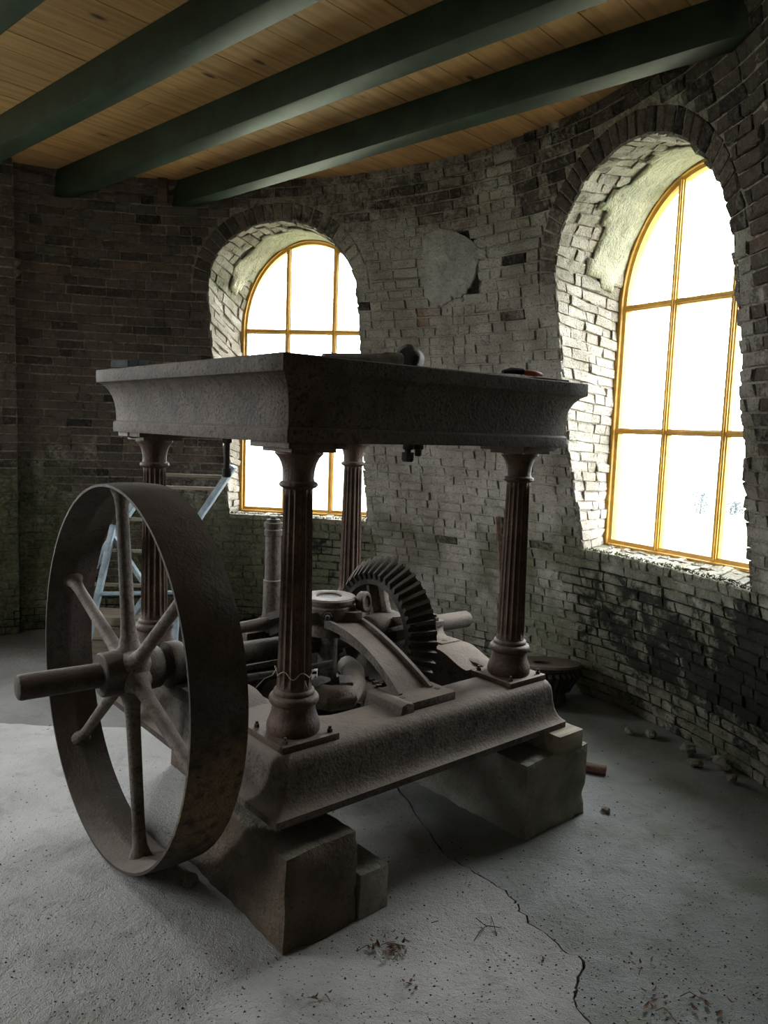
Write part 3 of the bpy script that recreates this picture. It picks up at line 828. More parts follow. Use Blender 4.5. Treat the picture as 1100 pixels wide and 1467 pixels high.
# columns
g = G(); g.box(-.112, .112, -.112, .112, .511, .535); plate_me = g.mesh('foot_plate', M['column'], .004, xf=lambda p: p * MS)
g = G(); g.lathe([(.085, .534), (.089, .540), (.090, .556), (.087, .570), (.080, .587), (.0745, .605), (.072, .622), (.072, .628), (.078, .632), (.083, .640), (.084, .647), (.082, .655), (.076, .662), (.068, .664), (.069, .670), (.067, .677), (.060, .682), (.058, .69)], 40)
base_me = g.mesh('column_base', M['column'], xf=lambda p: p * MS, smooth=40)
g = G(); rs = []; NF = 16
for i in range(41):
    q = i / 40; z = .685 + (1.352 - .685) * q; r = .0585 - .0115 * q
    amp = .0062 * sstep(0, .05, q) * sstep(0, .05, 1 - q); ring = []
    for j in range(NF * 6):
        a = 2 * pi * j / (NF * 6); ph = (j % 6) / 6; dd = (1 if j % 6 == 0 else max(0, 1 - abs(sin(pi * ph)) * 1.15)); ring.append(V(((r - amp * (1 - dd)) * cos(a), (r - amp * (1 - dd)) * sin(a), z)))
    rs.append(ring)
g.rings(rs); shaft_me = g.mesh('column_shaft', M['column'], xf=lambda p: p * MS, smooth=28)
g = G(); g.lathe([(.047, 1.345), (.050, 1.348), (.057, 1.351), (.0625, 1.356), (.063, 1.361), (.060, 1.367), (.052, 1.371), (.050, 1.378), (.0505, 1.395), (.053, 1.412), (.058, 1.430), (.066, 1.446), (.074, 1.455), (.078, 1.458), (.078, 1.478)], 40)
g.box(-.085, .085, -.085, .085, 1.466, 1.4795)
cap_me = g.mesh('capital', M['column'], xf=lambda p: p * MS, smooth=35)
g = G(); g.box(-.115, .115, -.115, .115, 1.4785, 1.4975); abac_me = g.mesh('cap_plate', M['column'], .002, xf=lambda p: p * MS)
g = G(); g.lathe([(.0095, .534), (.0095, .545), (.0085, .547)], 6); g.lathe([(.0055, .546), (.0055, .556)], 8); bolt_me = g.mesh('bolt', M['bolt'], xf=lambda p: p * MS, smooth=30)
for u, v in ((0, 0), (UC, 0), (0, VC), (UC, VC)):
    c = empty('column', (u * MS, v * MS, .093), parent=eng)
    for nme, me in (('foot_plate', plate_me), ('column_base', base_me), ('column_shaft', shaft_me), ('capital', cap_me), ('cap_plate', abac_me)):
        ob = bpy.data.objects.new(nme, me); COL.objects.link(ob); ob.parent = c
    for sx in (-1, 1):
        for sy in (-1, 1):
            ob = bpy.data.objects.new('bolt', bolt_me); COL.objects.link(ob); ob.parent = c; ob.location = (sx * .088 * MS, sy * .088 * MS, 0)
# moulded top frame
g = G(); rs = []
prof = [(.0, 1.497), (.132, 1.497), (.133, 1.500), (.133, 1.535), (.130, 1.540), (.123, 1.544), (.1225, 1.56), (.124, 1.59), (.128, 1.62), (.136, 1.650), (.148, 1.675), (.164, 1.694), (.178, 1.703), (.184, 1.705), (.186, 1.709), (.186, 1.753), (.183, 1.757)]
for d, z in prof: rs.append(rrect(-d, UC + d, -d, VC + d, .004, z, 2, 10))
rs.append(rrect(.16, UC - .16, .16, VC - .16, .02, 1.757, 2, 10)); rs.append(rrect(.16, UC - .16, .16, VC - .16, .02, 1.735, 2, 10))
rs2 = rrect(.06, UC - .06, .06, VC - .06, .02, 1.735, 2, 10); rs.append(rs2); rs.append(rrect(.06, UC - .06, .06, VC - .06, .02, 1.52, 2, 10)); rs.append(rrect(.11, UC - .11, .11, VC - .11, .02, 1.515, 2, 10)); rs.append(rrect(.11, UC - .11, .11, VC - .11, .02, 1.497, 2, 10))
g.rings(rs, True, False, False, loop=True)
g.obj('top_frame', M['frieze'], eng, xf=xf, smooth=30)
def hang(u, v, z0, head, r=.010, big=False):
    g = G(); m = Matrix.Translation((u, v, 0))
    g.lathe([(.02, 1.499), (.02, 1.478), (.012, 1.474)], 6, m); g.lathe([(r, 1.48), (r, z0 + .02)], 10, m); g.lathe([(head, z0 + .028), (head, z0), (head * .8, z0 - .006)], 6 if big else 10, m)
    g.obj('hanging_bolt', M['bolt'], eng, xf=xf, smooth=30)
hang(.0, .478, 1.355, .017, .011); hang(.47, .0, 1.438, .022, .011); hang(.52, .0, 1.458, .013, .012); hang(1.20, .0, 1.472, .012, .012); hang(-.1, 1.12, 1.478, .01)

# driving shaft and all that turns on it, very slightly out of level
SA = V((-.69, .668, .622)); SB = V((1.48, .618, .582)); SX = V((SB.x - SA.x, 0, SB.z - SA.z)).normalized()
def on(u): q = (u - SA.x) / (SB.x - SA.x); return SA.lerp(SB, q)
SZ = V((0, 0, 1)); SZ = (SZ - SX * SZ.dot(SX)).normalized(); SY = SZ.cross(SX)
def spin(u, a=0.):                                                   # local Z = shaft axis, X/Y across it
    c = on(u); ax = SY * cos(a) + SZ * sin(a); ay = -SY * sin(a) + SZ * cos(a)
    return Matrix(((ax.x, ay.x, SX.x, c.x), (ax.y, ay.y, SX.y, c.y), (ax.z, ay.z, SX.z, c.z), (0, 0, 0, 1)))
L = (SB - SA).length
g = G(); SD = (SB - SA).normalized(); g.lathe([(.034, -.001), (.042, .003), (.0455, .012), (.0455, .45), (.052, .46), (.052, .80), (.047, .81), (.047, 1.2), (.045, 1.7), (.0425, 1.75), (.0425, L - .01), (.036, L)], 24, frame_mat(SA, SD))
g.obj('drive_shaft', M['wheel'], eng, xf=xf, smooth=40)
# flywheel
fly = empty('flywheel', (0, 0, 0), parent=eng)
RW = .70; WU0, WU1 = -.392, -.196; WC = (WU0 + WU1) / 2; hw = (WU1 - WU0) / 2
m = spin(WC)
g = G(); rs = []
sec = [(RW, -hw), (RW + .004, -hw * .5), (RW + .005, 0), (RW + .004, hw * .5), (RW, hw), (RW - .010, hw), (RW - .013, hw * .55), (RW - .017, .012), (RW - .020, 0), (RW - .017, -.012), (RW - .013, -hw * .55), (RW - .010, -hw)]
for i in range(120):
    a = 2 * pi * i / 120; rs.append([m @ V((r * cos(a), r * sin(a), h)) for r, h in sec])
g.rings(rs, True, False, False, loop=True)
g.obj('rim', M['wheel'], fly, xf=xf, smooth=40)
g = G(); g.lathe([(.046, -.115), (.076, -.115), (.081, -.110), (.083, -.03), (.083, .05), (.079, .105), (.075, .11), (.046, .11)], 36, spin(WC))
g.obj('hub', M['wheel'], fly, xf=xf, smooth=40)
for i in range(6):
    a = radians(80) + i * pi / 3; rs = []
    for q in range(17):
        d = .055 + (RW - .012 - .055) * q / 16
        fl = .030 * exp(-(d - .07) / .028) + .020 * exp(-(RW - .013 - d) / .030)
        wa, wb = .0285 - .006 * q / 16 + fl, .0215 - .004 * q / 16 + fl * .9
        rs.append([m @ V((d * cos(a) - wb * cos(t2) * sin(a), d * sin(a) + wb * cos(t2) * cos(a), wa * sin(t2))) for t2 in [2 * pi * j / 18 for j in range(18)]])
    g = G(); g.rings(rs); g.obj('spoke', M['spoke'], fly, xf=xf, smooth=50)
# pillow blocks
def pillow(u, big=False):
    ca = on(u); c = empty('pillow_block', (0, 0, 0), parent=eng); hu = .06
    g = G(); g.box(u - hu, u + hu, ca.y - .20, ca.y + .20, .544, .554); g.obj('bearing_plate', M['pale_iron'], c, xf=xf, bevel=.002)
    for sy in (-1, 1):
        g = G(); g.lathe([(.013, .5535), (.013, .5552)], 12, Matrix.Translation((u - .01, ca.y + sy * .165, 0))); g.obj('dark_hole_disc', M['bolt'], c, xf=xf)  # dark disc, the shade of a bolt hole put in as colour
    pf = [(-.15, .553)] + [(-.150 + .052 * sin(pi / 2 * q / 7), .554 + (ca.z + .006 - .554) * (1 - cos(pi / 2 * q / 7))) for q in range(1, 8)] + [(-.098, ca.z + .014)]
    pf += [(-y, z) for y, z in reversed(pf)]
    g = G(); g.prism([(y + ca.y, z) for y, z in pf], hu * 1.5, Matrix(((0, 0, 1, u - hu * .75), (1, 0, 0, 0), (0, 1, 0, 0), (0, 0, 0, 1))))
    g.obj('bearing_body', M['pale_iron'], c, xf=xf, smooth=30, bevel=.010)
    g = G(); pc = [(-.104, ca.z + .015)] + [(-.104, ca.z + .042), (-.066, ca.z + .046)] + [(.062 * cos(pi - pi * q / 10), ca.z + .012 + .062 * sin(pi * q / 10)) for q in range(2, 9)] + [(.066, ca.z + .046), (.104, ca.z + .042), (.104, ca.z + .015)]
    g.prism([(y + ca.y, z) for y, z in pc], hu * 1.5, Matrix(((0, 0, 1, u - hu * .75), (1, 0, 0, 0), (0, 1, 0, 0), (0, 0, 0, 1))))
    g.obj('bearing_cap', M['cast'], c, xf=xf, smooth=30, bevel=.004)
    for sy in (-1, 1):
        g = G(); mm = Matrix.Translation((u, ca.y + sy * .083, 0)); z = ca.z + .043
        g.lathe([(.020, z), (.020, z + .016), (.018, z + .018)], 6, mm); g.lathe([(.010, z + .017), (.010, z + .032)], 8, mm); g.obj('bolt', M['bolt'], c, xf=xf, smooth=30)
pillow(1.17); pillow(-.03)
g = G(); g.lathe([(.048, -.03), (.088, -.03), (.09, -.024), (.09, .02), (.084, .028), (.048, .028)], 32, spin(-.125)); g.obj('shaft_collar', M['gear'], eng, xf=xf, smooth=40)
g = G(); g.lathe([(.048, -.02), (.07, -.02), (.07, .02), (.048, .02)], 28, spin(.13)); g.obj('shaft_collar', M['gear'], eng, xf=xf, smooth=40)
# large bevel gear
bev = empty('bevel_gear', (0, 0, 0), parent=eng)
GU = .938; RB, RS, TW = .352, .272, .085                              # big and small tooth-end radii, face width along the axis
m = spin(GU)
g = G(); rs = []
sec = [(RB - .012, .006), (RB - .028, .016), (RS - .045, .016), (RS - .050, -.02), (RS - .040, -TW - .004), (RS - .018, -TW), (RB - .026, -.004)]
for i in range(72):
    a = 2 * pi * i / 72; rs.append([m @ V((r * cos(a), r * sin(a), h)) for r, h in sec])
g.rings(rs, True, False, False, loop=True); g.obj('gear_rim', M['gear'], bev, xf=xf, smooth=35)
NT = 46
for i in range(NT):
    a = 2 * pi * (i + .5) / NT; g = G(); pts = []
    for (r0, r1, h, wb, wt) in ((RS - .022, RS + .012, -TW, .0105, .0065), (RB - .028, RB + .008, .002, .0135, .0085)):
        for r, ww in ((r0, wb), (r1, wt)):
            for s in (-1, 1):
                hh = h - .010 * (1 if r == r1 else 0)
                pts.append(V((r * cos(a) - s * ww * sin(a), r * sin(a) + s * ww * cos(a), hh)))
    g.add([m @ p for p in pts], [(0, 1, 3, 2), (4, 6, 7, 5), (2, 3, 7, 6), (0, 2, 6, 4), (1, 5, 7, 3), (0, 4, 5, 1)])
    g.obj('gear_tooth', M['gear'], bev, xf=xf, smooth=0)
g = G(); g.lathe([(.047, -.11), (.082, -.11), (.088, -.10), (.098, -.03), (.098, .04), (.09, .06), (.047, .06)], 32, m); g.obj('gear_hub', M['gear'], bev, xf=xf, smooth=40)
for i in range(4):
    a = radians(70) + i * pi / 2; ca, sa = cos(a), sin(a); rs = []
    for d, ww in ((.085, .058), (.15, .052), (RS - .043, .066)):
        rs.append([m @ V((d * ca - x * sa, d * sa + x * ca, h)) for x, h in ((-ww, -.02), (-ww, .008), (ww, .008), (ww, -.02), (.010, -.02), (.010, -.065), (-.010, -.065), (-.010, -.02))])
    g = G(); g.rings(rs); g.obj('gear_arm', M['pale_iron'], bev, xf=xf, smooth=25, bevel=.002)  # arms paler than the rim, window light put into their colour
# upright shaft, pinion below, bridge arch above
PU, PV = .575, .60
pin = empty('pinion', (0, 0, 0), parent=eng); mp_ = Matrix.Translation((PU, PV, .33))
g = G(); g.lathe([(.05, -.05), (.20, -.02), (.245, .0), (.232, .055), (.19, .062), (.12, .05), (.07, .09), (.05, .12)], 48, mp_); g.obj('gear_body', M['gear'], pin, xf=xf, smooth=35)
for i in range(34):
    a = 2 * pi * (i + .5) / 34; pts = []
    for r, h, wb, wt, t in ((.238, .0, .013, .009, .032), (.226, .068, .011, .007, .026)):
        for rr, ww in ((r, wb), (r + t, wt)):
            for s in (-1, 1): pts.append(V((rr * cos(a) - s * ww * sin(a), rr * sin(a) + s * ww * cos(a), h)))
    g = G(); g.add([mp_ @ p for p in pts], [(0, 1, 3, 2), (4, 6, 7, 5), (2, 3, 7, 6), (0, 2, 6, 4), (1, 5, 7, 3), (0, 4, 5, 1)]); g.obj('gear_tooth', M['gear'], pin, xf=xf, smooth=0)
g = G(); g.lathe([(.042, .25), (.042, .80)], 24, Matrix.Translation((PU, PV, 0))); g.obj('upright_shaft', M['steel'], eng, xf=xf, smooth=40)
# bridge: one arch across the bed carrying the top bearing
br = empty('bridge', (0, 0, 0), parent=eng)
def arch_path(sgn):
    pts = []
    for i in range(13):
        q = i / 12; d = .575 - (.575 - .09) * q                      # distance from the hub along v
        z = .540 + .178 * (1 - (1 - q) ** 1.8)
        pts.append((PV - sgn * d, z))
    return pts
for sgn in (1, -1):
    pt = arch_path(sgn); rs = []
    for i, (v, z) in enumerate(pt):
        q = i / 12; (va, za), (vb, zb_) = pt[max(0, i - 1)], pt[min(12, i + 1)]; dv, dz = vb - va, zb_ - za; ln = hypot(dv, dz); dv, dz = dv / ln, dz / ln
        nv, nz = -dz * 1, dv
        if sgn < 0: nv, nz = dz, -dv
        nv, nz = (-abs(dz) * sgn, abs(dv)); hw2 = .088 - .016 * sin(pi * q); t1 = .018; rb = .016; dp = .075
        # channel section: outer band with raised edges and a central web beneath
        sec = [(-hw2, t1 * .2), (-hw2, rb), (-hw2 + .016, rb), (-hw2 + .020, .0), (hw2 - .020, .0), (hw2 - .016, rb), (hw2, rb), (hw2, t1 * .2), (hw2, -t1), (.014, -t1 - .004), (.012, -dp), (-.012, -dp), (-.014, -t1 - .004), (-hw2, -t1)]
        rs.append([V((PU + x, v + nv * h, z + nz * h)) for x, h in sec])
    g = G(); g.rings(rs); g.obj('arch_leg', M['cast'], br, xf=xf, smooth=40)
    v0 = PV - sgn * .575
    g = G(); g.box(PU - .128, PU + .128, v0 - .095, v0 + .105, .512, .548); g.obj('arch_foot', M['cast'], br, xf=xf, bevel=.006)
    for sx in (-1, 1):
        g = G(); g.lathe([(.012, .547), (.012, .5495)], 10, Matrix.Translation((PU + sx * .09, v0 - .03 * sgn, 0))); g.obj('dark_hole_disc', M['bolt'], br, xf=xf)  # solid dark disc painted for the hole's shade
g = G(); g.prism([(PU - .17, .49), (PU - .155, .548), (PU - .13, .556), (PU - .10, .548), (PU - .09, .49)], .21, Matrix(((1, 0, 0, 0), (0, 0, -1, PV - .575 + .105), (0, 1, 0, 0), (0, 0, 0, 1))))
g.obj('foot_lug', M['cast'], br, xf=xf, bevel=.006, smooth=40)
mh = Matrix.Translation((PU, PV, 0))
g = G(); g.lathe([(.05, .645), (.095, .645), (.100, .655), (.100, .71), (.112, .716), (.112, .772), (.106, .778), (.106, .784), (.118, .788), (.120, .795), (.120, .806), (.112, .813), (.062, .815), (.056, .812), (.052, .802), (.052, .79)], 44, mh, cap1=False)
g.obj('top_bearing', M['cast'], br, xf=xf, smooth=35)
g = G(); g.lathe([(.030, .79), (.049, .79), (.049, .806), (.043, .809), (.036, .806), (.030, .806)], 32, mh); g.obj('bearing_bush', M['steel'], br, xf=xf, smooth=40)
for a0, zz in ((-128, .748), (-20, .748), (62, .748), (142, .748)):
    a = radians(a0); mm = frame_mat((PU + .11 * cos(a), PV + .11 * sin(a), zz), (cos(a), sin(a), 0)); g = G()
    g.lathe([(.026, 0), (.026, .006)], 16, mm); g.lathe([(.020, .005), (.020, .022)], 6, mm); g.lathe([(.011, .02), (.011, .04), (.008, .043)], 10, mm); g.obj('bolt', M['bolt'], br, xf=xf, smooth=30)
for a0 in (-64, 8, 116, 188):
    a = radians(a0); ca, sa = cos(a), sin(a); g = G()
    pts = [(.10, -.045), (.145, -.028), (.165, 0), (.145, .028), (.10, .045)]
    g.prism([(x * ca - y * sa, x * sa + y * ca) for x, y in pts], .055, Matrix.Translation((PU, PV, .705))); g.obj('lug', M['cast'], br, xf=xf, bevel=.006, smooth=35)
mm = frame_mat((PU + .115, PV - .10, .79), (.4, -1, .1)); g = G(); g.lathe([(.042, -.018), (.046, -.012), (.046, .012), (.040, .018), (.028, .018), (.026, .010), (.012, .008)], 24, mm); g.obj('set_screw_boss', M['cast'], br, xf=xf, smooth=40)
# oil standpipe on the far foot of the bridge
mm = Matrix.Translation((.615, 1.13, 0)); g = G()
g.lathe([(.085, .54), (.080, .56), (.056, .585), (.047, .62), (.045, .70), (.045, .785), (.040, .79), (.038, .95), (.0375, 1.005), (.043, 1.008), (.044, 1.035), (.039, 1.04), (.039, 1.048), (.046, 1.050), (.046, 1.070), (.042, 1.073), (.036, 1.075), (.036, 1.082)], 28, mm)
g.obj('standpipe', M['cast'], eng, xf=xf, smooth=35)
g = G(); g.lathe([(.034, 1.081), (.034, 1.088), (.015, 1.09), (.015, 1.10), (.012, 1.102)], 12, mm); g.obj('standpipe_cap', M['bolt'], eng, xf=xf, smooth=35)
# castings, rods and plates inside the bed
g = G(); g.tube([(.28, .62, .44), (.37, .45, .45), (.41, .345, .455), (.475, .325, .455), (.58, .41, .46), (.66, .52, .47), (.70, .62, .47)], [.045, .05, .052, .052, .052, .05, .045], 14); g.obj('valve_casting', M['pale_iron'], eng, xf=xf, smooth=50)
for (u, v, a) in ((.40, .42, .3), (.50, .365, 1.0)):
    g = G(); mm = Matrix.Translation((u, v, .500)) @ Matrix.Rotation(a, 4, 'Z'); g.box(-.05, .05, -.028, .028, .0, .016, mm); g.obj('cover_lug', M['steel'], eng, xf=xf, bevel=.006)
g = G(); g.tube([(.05, .55, .545), (.30, .46, .56), (.47, .42, .575)], .012, 8); g.obj('lever_rod', M['steel'], eng, xf=xf, smooth=50)
g = G(); g.tube([(.10, .95, .62), (.46, .92, .635)], [.020, .030], 12); g.obj('connecting_rod', M['cast'], eng, xf=xf, smooth=50)
g = G(); g.box(.10, .52, .66, .95, .52, .545); g.lathe([(.03, .544), (.03, .552)], 14, Matrix.Translation((.25, .74, 0))); g.obj('inner_cover', M['pale_iron'], eng, xf=xf, bevel=.004, smooth=35)
g = G(); g.box(.14, .46, .60, .90, .34, .50); g.obj('pump_chest', M['gear'], eng, xf=xf, bevel=.012)
g = G(); g.box(.13, .135, .35, .42, .42, .47); g.obj('name_plate', M['steel'], eng, xf=xf)

# ------------------------------------------------------------------ blocks that carry the engine
er = lambda g, name, mat, rz=UR, **k: (lambda ob: (setattr(ob, 'location', (OX, OY, 0)), setattr(ob, 'rotation_euler', (0, 0, rz)), ob)[2])(g.obj(name, mat, **k))
BOT = .093 + .31 * MS
g = G(); rough_block(g, -.145, .118, -.197, .46, .0, .305, (12, 20, 12), .009, 9, 1, .022); tag(er(g, 'stone_block', M['block_brown'], smooth=40), 'brown stone block under the near corner of the pump engine beside the flywheel', 'block')
g = G(); rough_block(g, .134, .252, -.196, .26, .0, .150, (5, 10, 5), .005, 8, 2, .012); tag(er(g, 'stone_block', M['block'], smooth=40), 'low grey stone slab set against the right side of the near brown block', 'block')
g = G(); rough_block(g, .925, 1.305, -.207, .42, .0, .303, (15, 18, 12), .008, 9, 3, .018); tag(er(g, 'stone_block', M['block'], smooth=40), 'grey rough stone block under the right end of the pump engine', 'block')
g = G(); rough_block(g, .14, .38, .86, 1.2, .0, .303, (8, 10, 7), .007, 6, 4, .012); tag(er(g, 'stone_block', M['block_brown'], smooth=40), 'stone block coloured dark for shade under the far left corner of the engine, seen between the flywheel spokes', 'block')  # dark stone colour stands in for the shade under the bed
g = G(); rough_block(g, .9, 1.2, .85, 1.25, .0, .303, (8, 10, 7), .007, 6, 5, .012); tag(er(g, 'stone_block', M['block'], smooth=40), 'stone block under the far right corner of the engine, mostly hidden behind the bed', 'block')
def packer(x0, x1, y0, y1, z0, lab, mat='old_wood'):
    g = G(); g.box(x0, x1, y0, y1, z0, BOT - .0005); tag(er(g, 'wood_packer', M[mat], bevel=.004), lab, 'packing')
packer(1.085, 1.235, -.225, -.02, .307, 'pale wooden packing piece on the right stone block beneath the bed corner')
packer(-.08, .09, -.07, .10, .311, 'dark wooden packing between the near brown block and the engine bed', 'brown_wood')
packer(.17, .32, .95, 1.15, .311, 'wooden packing on the far left block under the engine bed', 'brown_wood')
packer(.98, 1.14, .95, 1.15, .308, 'wooden packing on the far right block under the engine bed', 'brown_wood')

# ------------------------------------------------------------------ things lying on the top frame
def topw(u, v): p = toW(u, v, 1.757); return p
p = topw(-.145, 1.03)
ob = empty('case', (p.x, p.y, p.z), radians(-24)); tag(ob, 'flat dark case lying on the left edge of the engine top', 'case')
g = G(); g.box(-.07, .018, -.03, .03, .0005, .030); g.obj('case_body', M['case_grey'], ob, bevel=.007)
g = G(); g.box(.0185, .07, -.029, .029, .0005, .033); g.obj('case_end', M['black'], ob, bevel=.007)
p0, p1 = toW(.06, -.03, 1.757 + .0135), toW(.375, -.045, 1.757 + .0275)
g = G(); dd = (p1 - p0); c = p0
g.lathe([(.006, 0), (.011, .004), (.018, dd.length * .6), (.021, dd.length * .78), (.024, dd.length * .8), (.024, dd.length), (.017, dd.length), (.015, dd.length - .06)], 20, frame_mat((0, 0, 0), dd), cap1=True)
ob = g.obj('pipe', M['pale_pipe'], smooth=35); ob.location = p0; tag(ob, 'grey pipe lying on the engine top, open end beside the dark round bar', 'pipe')
p0 = toW(.425, -.03, 1.757 + .044); dd = V((.16, 1, 0)).normalized()
g = G(); rs = []
for i, (r, h) in enumerate([(.008, -.012), (.030, -.010), (.040, 0), (.043, .012), (.043, .07), (.042, .13), (.036, .14)]):
    mm = frame_mat((0, 0, 0), dd); ring = []
    for j in range(18):
        a = 2 * pi * j / 18; q = r * (1 + .06 * mnoise.noise(V((cos(a) * 2, sin(a) * 2, h * 9)))) ; ring.append(mm @ V((q * cos(a), q * sin(a), h + .004 * mnoise.noise(V((a * 3, r * 90, 1))))))
    rs.append(ring)
g.rings(rs); ob = g.obj('round_bar', M['gear'], smooth=40); ob.location = p0; tag(ob, 'stub of dark round bar pointing at the viewer on the engine top', 'bar')
p = topw(1.14, -.075); ob = tag(empty('flat_plate', (p.x, p.y, p.z), UR - .1), 'thin dark plate lying on the right end of the engine top', 'plate')
g = G(); g.box(-.11, .075, -.05, .05, .0005, .012); g.obj('plate_sheet', M['gear'], ob, bevel=.003)
p = topw(.97, -.06); ob = tag(empty('pliers', (p.x, p.y, p.z + .012), UR - .05), 'tool with a dark end and red grip lying across the plate on the engine top', 'tool')
g = G(); g.tube([(-.07, 0, .012), (-.02, .004, .020), (.035, .0, .020)], [.006, .012, .012], 10); g.obj('jaw', M['black'], ob, smooth=50)
for s in (-1, 1):
    g = G(); g.tube([(.035, s * .006, .020), (.08, s * .016, .018), (.125, s * .012, .014)], [.008, .010, .007], 10); g.obj('grip', M['red'], ob, smooth=50)
g = G(); pts = []
for i in range(40):
    a = i / 39 * 4.6 + 2.2; q = .062 + .004 * sin(i * .9); p = toW(q * cos(a), q * sin(a), .742 - .012 * i / 39 + .01 * sin(i * .7)); pts.append(p)
pts = [toW(-.135, .02, .70), toW(-.11, .01, .728), toW(-.085, .0, .738)] + pts + [toW(.0, -.068, .71), toW(.01, -.070, .69)]
g.tube(pts, .0016, 5); wo = g.obj('tie_wire', M['wire'], eng); wo.matrix_parent_inverse = (Matrix.Translation((OX, OY, 0)) @ Matrix.Rotation(UR, 4, 'Z')).inverted(); wo['label'] = 'thin pale wire wound round the foot of the near column'

# ------------------------------------------------------------------ things behind the engine
lad = tag(empty('trestle_ladder', (-1.35, 4.55, 0)), 'faded blue wooden trestle ladder standing behind the engine below the left window', 'ladder')
lo = lad.location.copy()
def atY(x, y, Y): d = ray(x, y); return EYE + d * (Y / d.y)
def bar(name, a, b, wx, wy, mat):
    d = b - a; mm = frame_mat(a - lo, d); g = G(); g.box(-wx / 2, wx / 2, -wy / 2, wy / 2, 0, d.length, mm); return g.obj(name, M[mat], lad, bevel=.004)
def down(a, b): q = (a.z) / (a.z - b.z); return a + (b - a) * q       # run on to the floor
A0, A1 = atY(335, 668, 4.93), atY(193, 878, 4.98); B0, B1 = atY(226, 670, 4.93), atY(92, 877, 4.98)
zt = .272
A1 = A0 + (A1 - A0) * ((A0.z - zt) / (A0.z - A1.z)); B1 = B0 + (B1 - B0) * ((B0.z - zt) / (B0.z - B1.z))
bar('stile', A1, A0, .075, .035, 'blue'); bar('stile', B1, B0, .075, .035, 'blue')
for zz in (1.205, 1.125, .91, .70, .47):
    bar('rung', B1.lerp(B0, (zz - zt) / (B0.z - zt)), A1.lerp(A0, (zz - zt) / (A0.z - zt)), .022, .022, 'old_wood')
C0, C1 = atY(163, 752, 4.90), down(atY(163, 752, 4.90), atY(135, 877, 4.82)); D0, D1 = atY(259, 785, 4.90), down(atY(259, 785, 4.90), atY(251, 905, 4.82))
bar('rear_leg', C1, C0, .05, .035, 'blue'); bar('rear_leg', D1, D0, .05, .035, 'blue')
bar('brace', atY(158, 762, 4.92), atY(212, 845, 4.90), .04, .025, 'blue')
bar('cross_rail', C1.lerp(C0, .5), D1.lerp(D0, .62), .035, .02, 'blue')
for i, (x0, x1, y, z, h, rz) in enumerate([(-2.08, -1.42, 5.08, 0, .10, .02), (-2.06, -1.46, 5.06, .106, .085, -.02), (-2.04, -1.44, 5.08, .197, .060, .02)]):
    g = G(); rough_block(g, -(x1 - x0) / 2, (x1 - x0) / 2, -.13, .13, 0, h - .001, (10, 4, 2), .004, 5, 20 + i, .006)
    ob = g.obj('timber_baulk', M['old_wood'], smooth=40); ob.location = ((x0 + x1) / 2, y, z); ob.rotation_euler = (0, 0, rz)
    tag(ob, ['bottom timber of the low stack by the left wall', 'middle timber of the low stack by the left wall', 'top timber of the low stack by the left wall'][i], 'timber', 'stacked timbers by the left wall')
g = G(); p = on_wall(721, 800); th = 43.9; a, b = W(th, .0, .06), W(th, 1.02, .035)
mm = frame_mat((0, 0, 0), b - a); g.box(-.016, .016, -.012, .012, 0, (b - a).length, mm); g.lathe([(.02, -.002), (.026, .0), (.026, .02)], 12, mm)
ob = g.obj('iron_bar', M['rust'], bevel=.002); ob.location = a + V((0, 0, .01)); tag(ob, 'rusty iron bar standing against the brick wall behind the right column', 'bar')
# spare gear lying behind the right end
sp = tag(empty('spare_gear', (.95, 4.32, .012)), 'spare toothed iron wheel lying flat on the floor behind the right stone block', 'gear')
g = G(); g.lathe([(.09, .04), (.12, .0), (.15, .01), (.13, .10), (.205, .205), (.232, .215), (.236, .232), (.228, .245), (.16, .248), (.06, .24), (.05, .10)], 48); g.obj('gear_body', M['gear'], sp, smooth=35)
for i in range(32):
    a = 2 * pi * i / 32; pts = []
    for r, h, ww, t in ((.135, .10, .008, .032), (.206, .203, .012, .022)):
        for rr, w2 in ((r, ww * 1.2), (r + t, ww * .8)):
            for s in (-1, 1): pts.append(V((rr * cos(a) - s * w2 * sin(a), rr * sin(a) + s * w2 * cos(a), h - (.025 if rr > r else 0))))
    g = G(); g.add(pts, [(0, 1, 3, 2), (4, 6, 7, 5), (2, 3, 7, 6), (0, 2, 6, 4), (1, 5, 7, 3), (0, 4, 5, 1)]); g.obj('gear_tooth', M['gear'], sp, smooth=0)
sp.rotation_euler = (radians(-8), 0, 0); sp.scale = (.93, .93, .93)
a, b = floor_at(842, 1099, .022), floor_at(868, 1104, .022)
g = G(); d = b - a; g.lathe([(.012, -.06), (.021, -.06), (.022, 0), (.022, d.length), (.015, d.length), (.013, d.length - .03)], 18, frame_mat((0, 0, 0), d)); ob = g.obj('pipe_stub', M['rust'], smooth=35); ob.location = a; ob.location.z = .0225
tag(ob, 'short rusty pipe stub on the floor right of the right stone block', 'pipe')

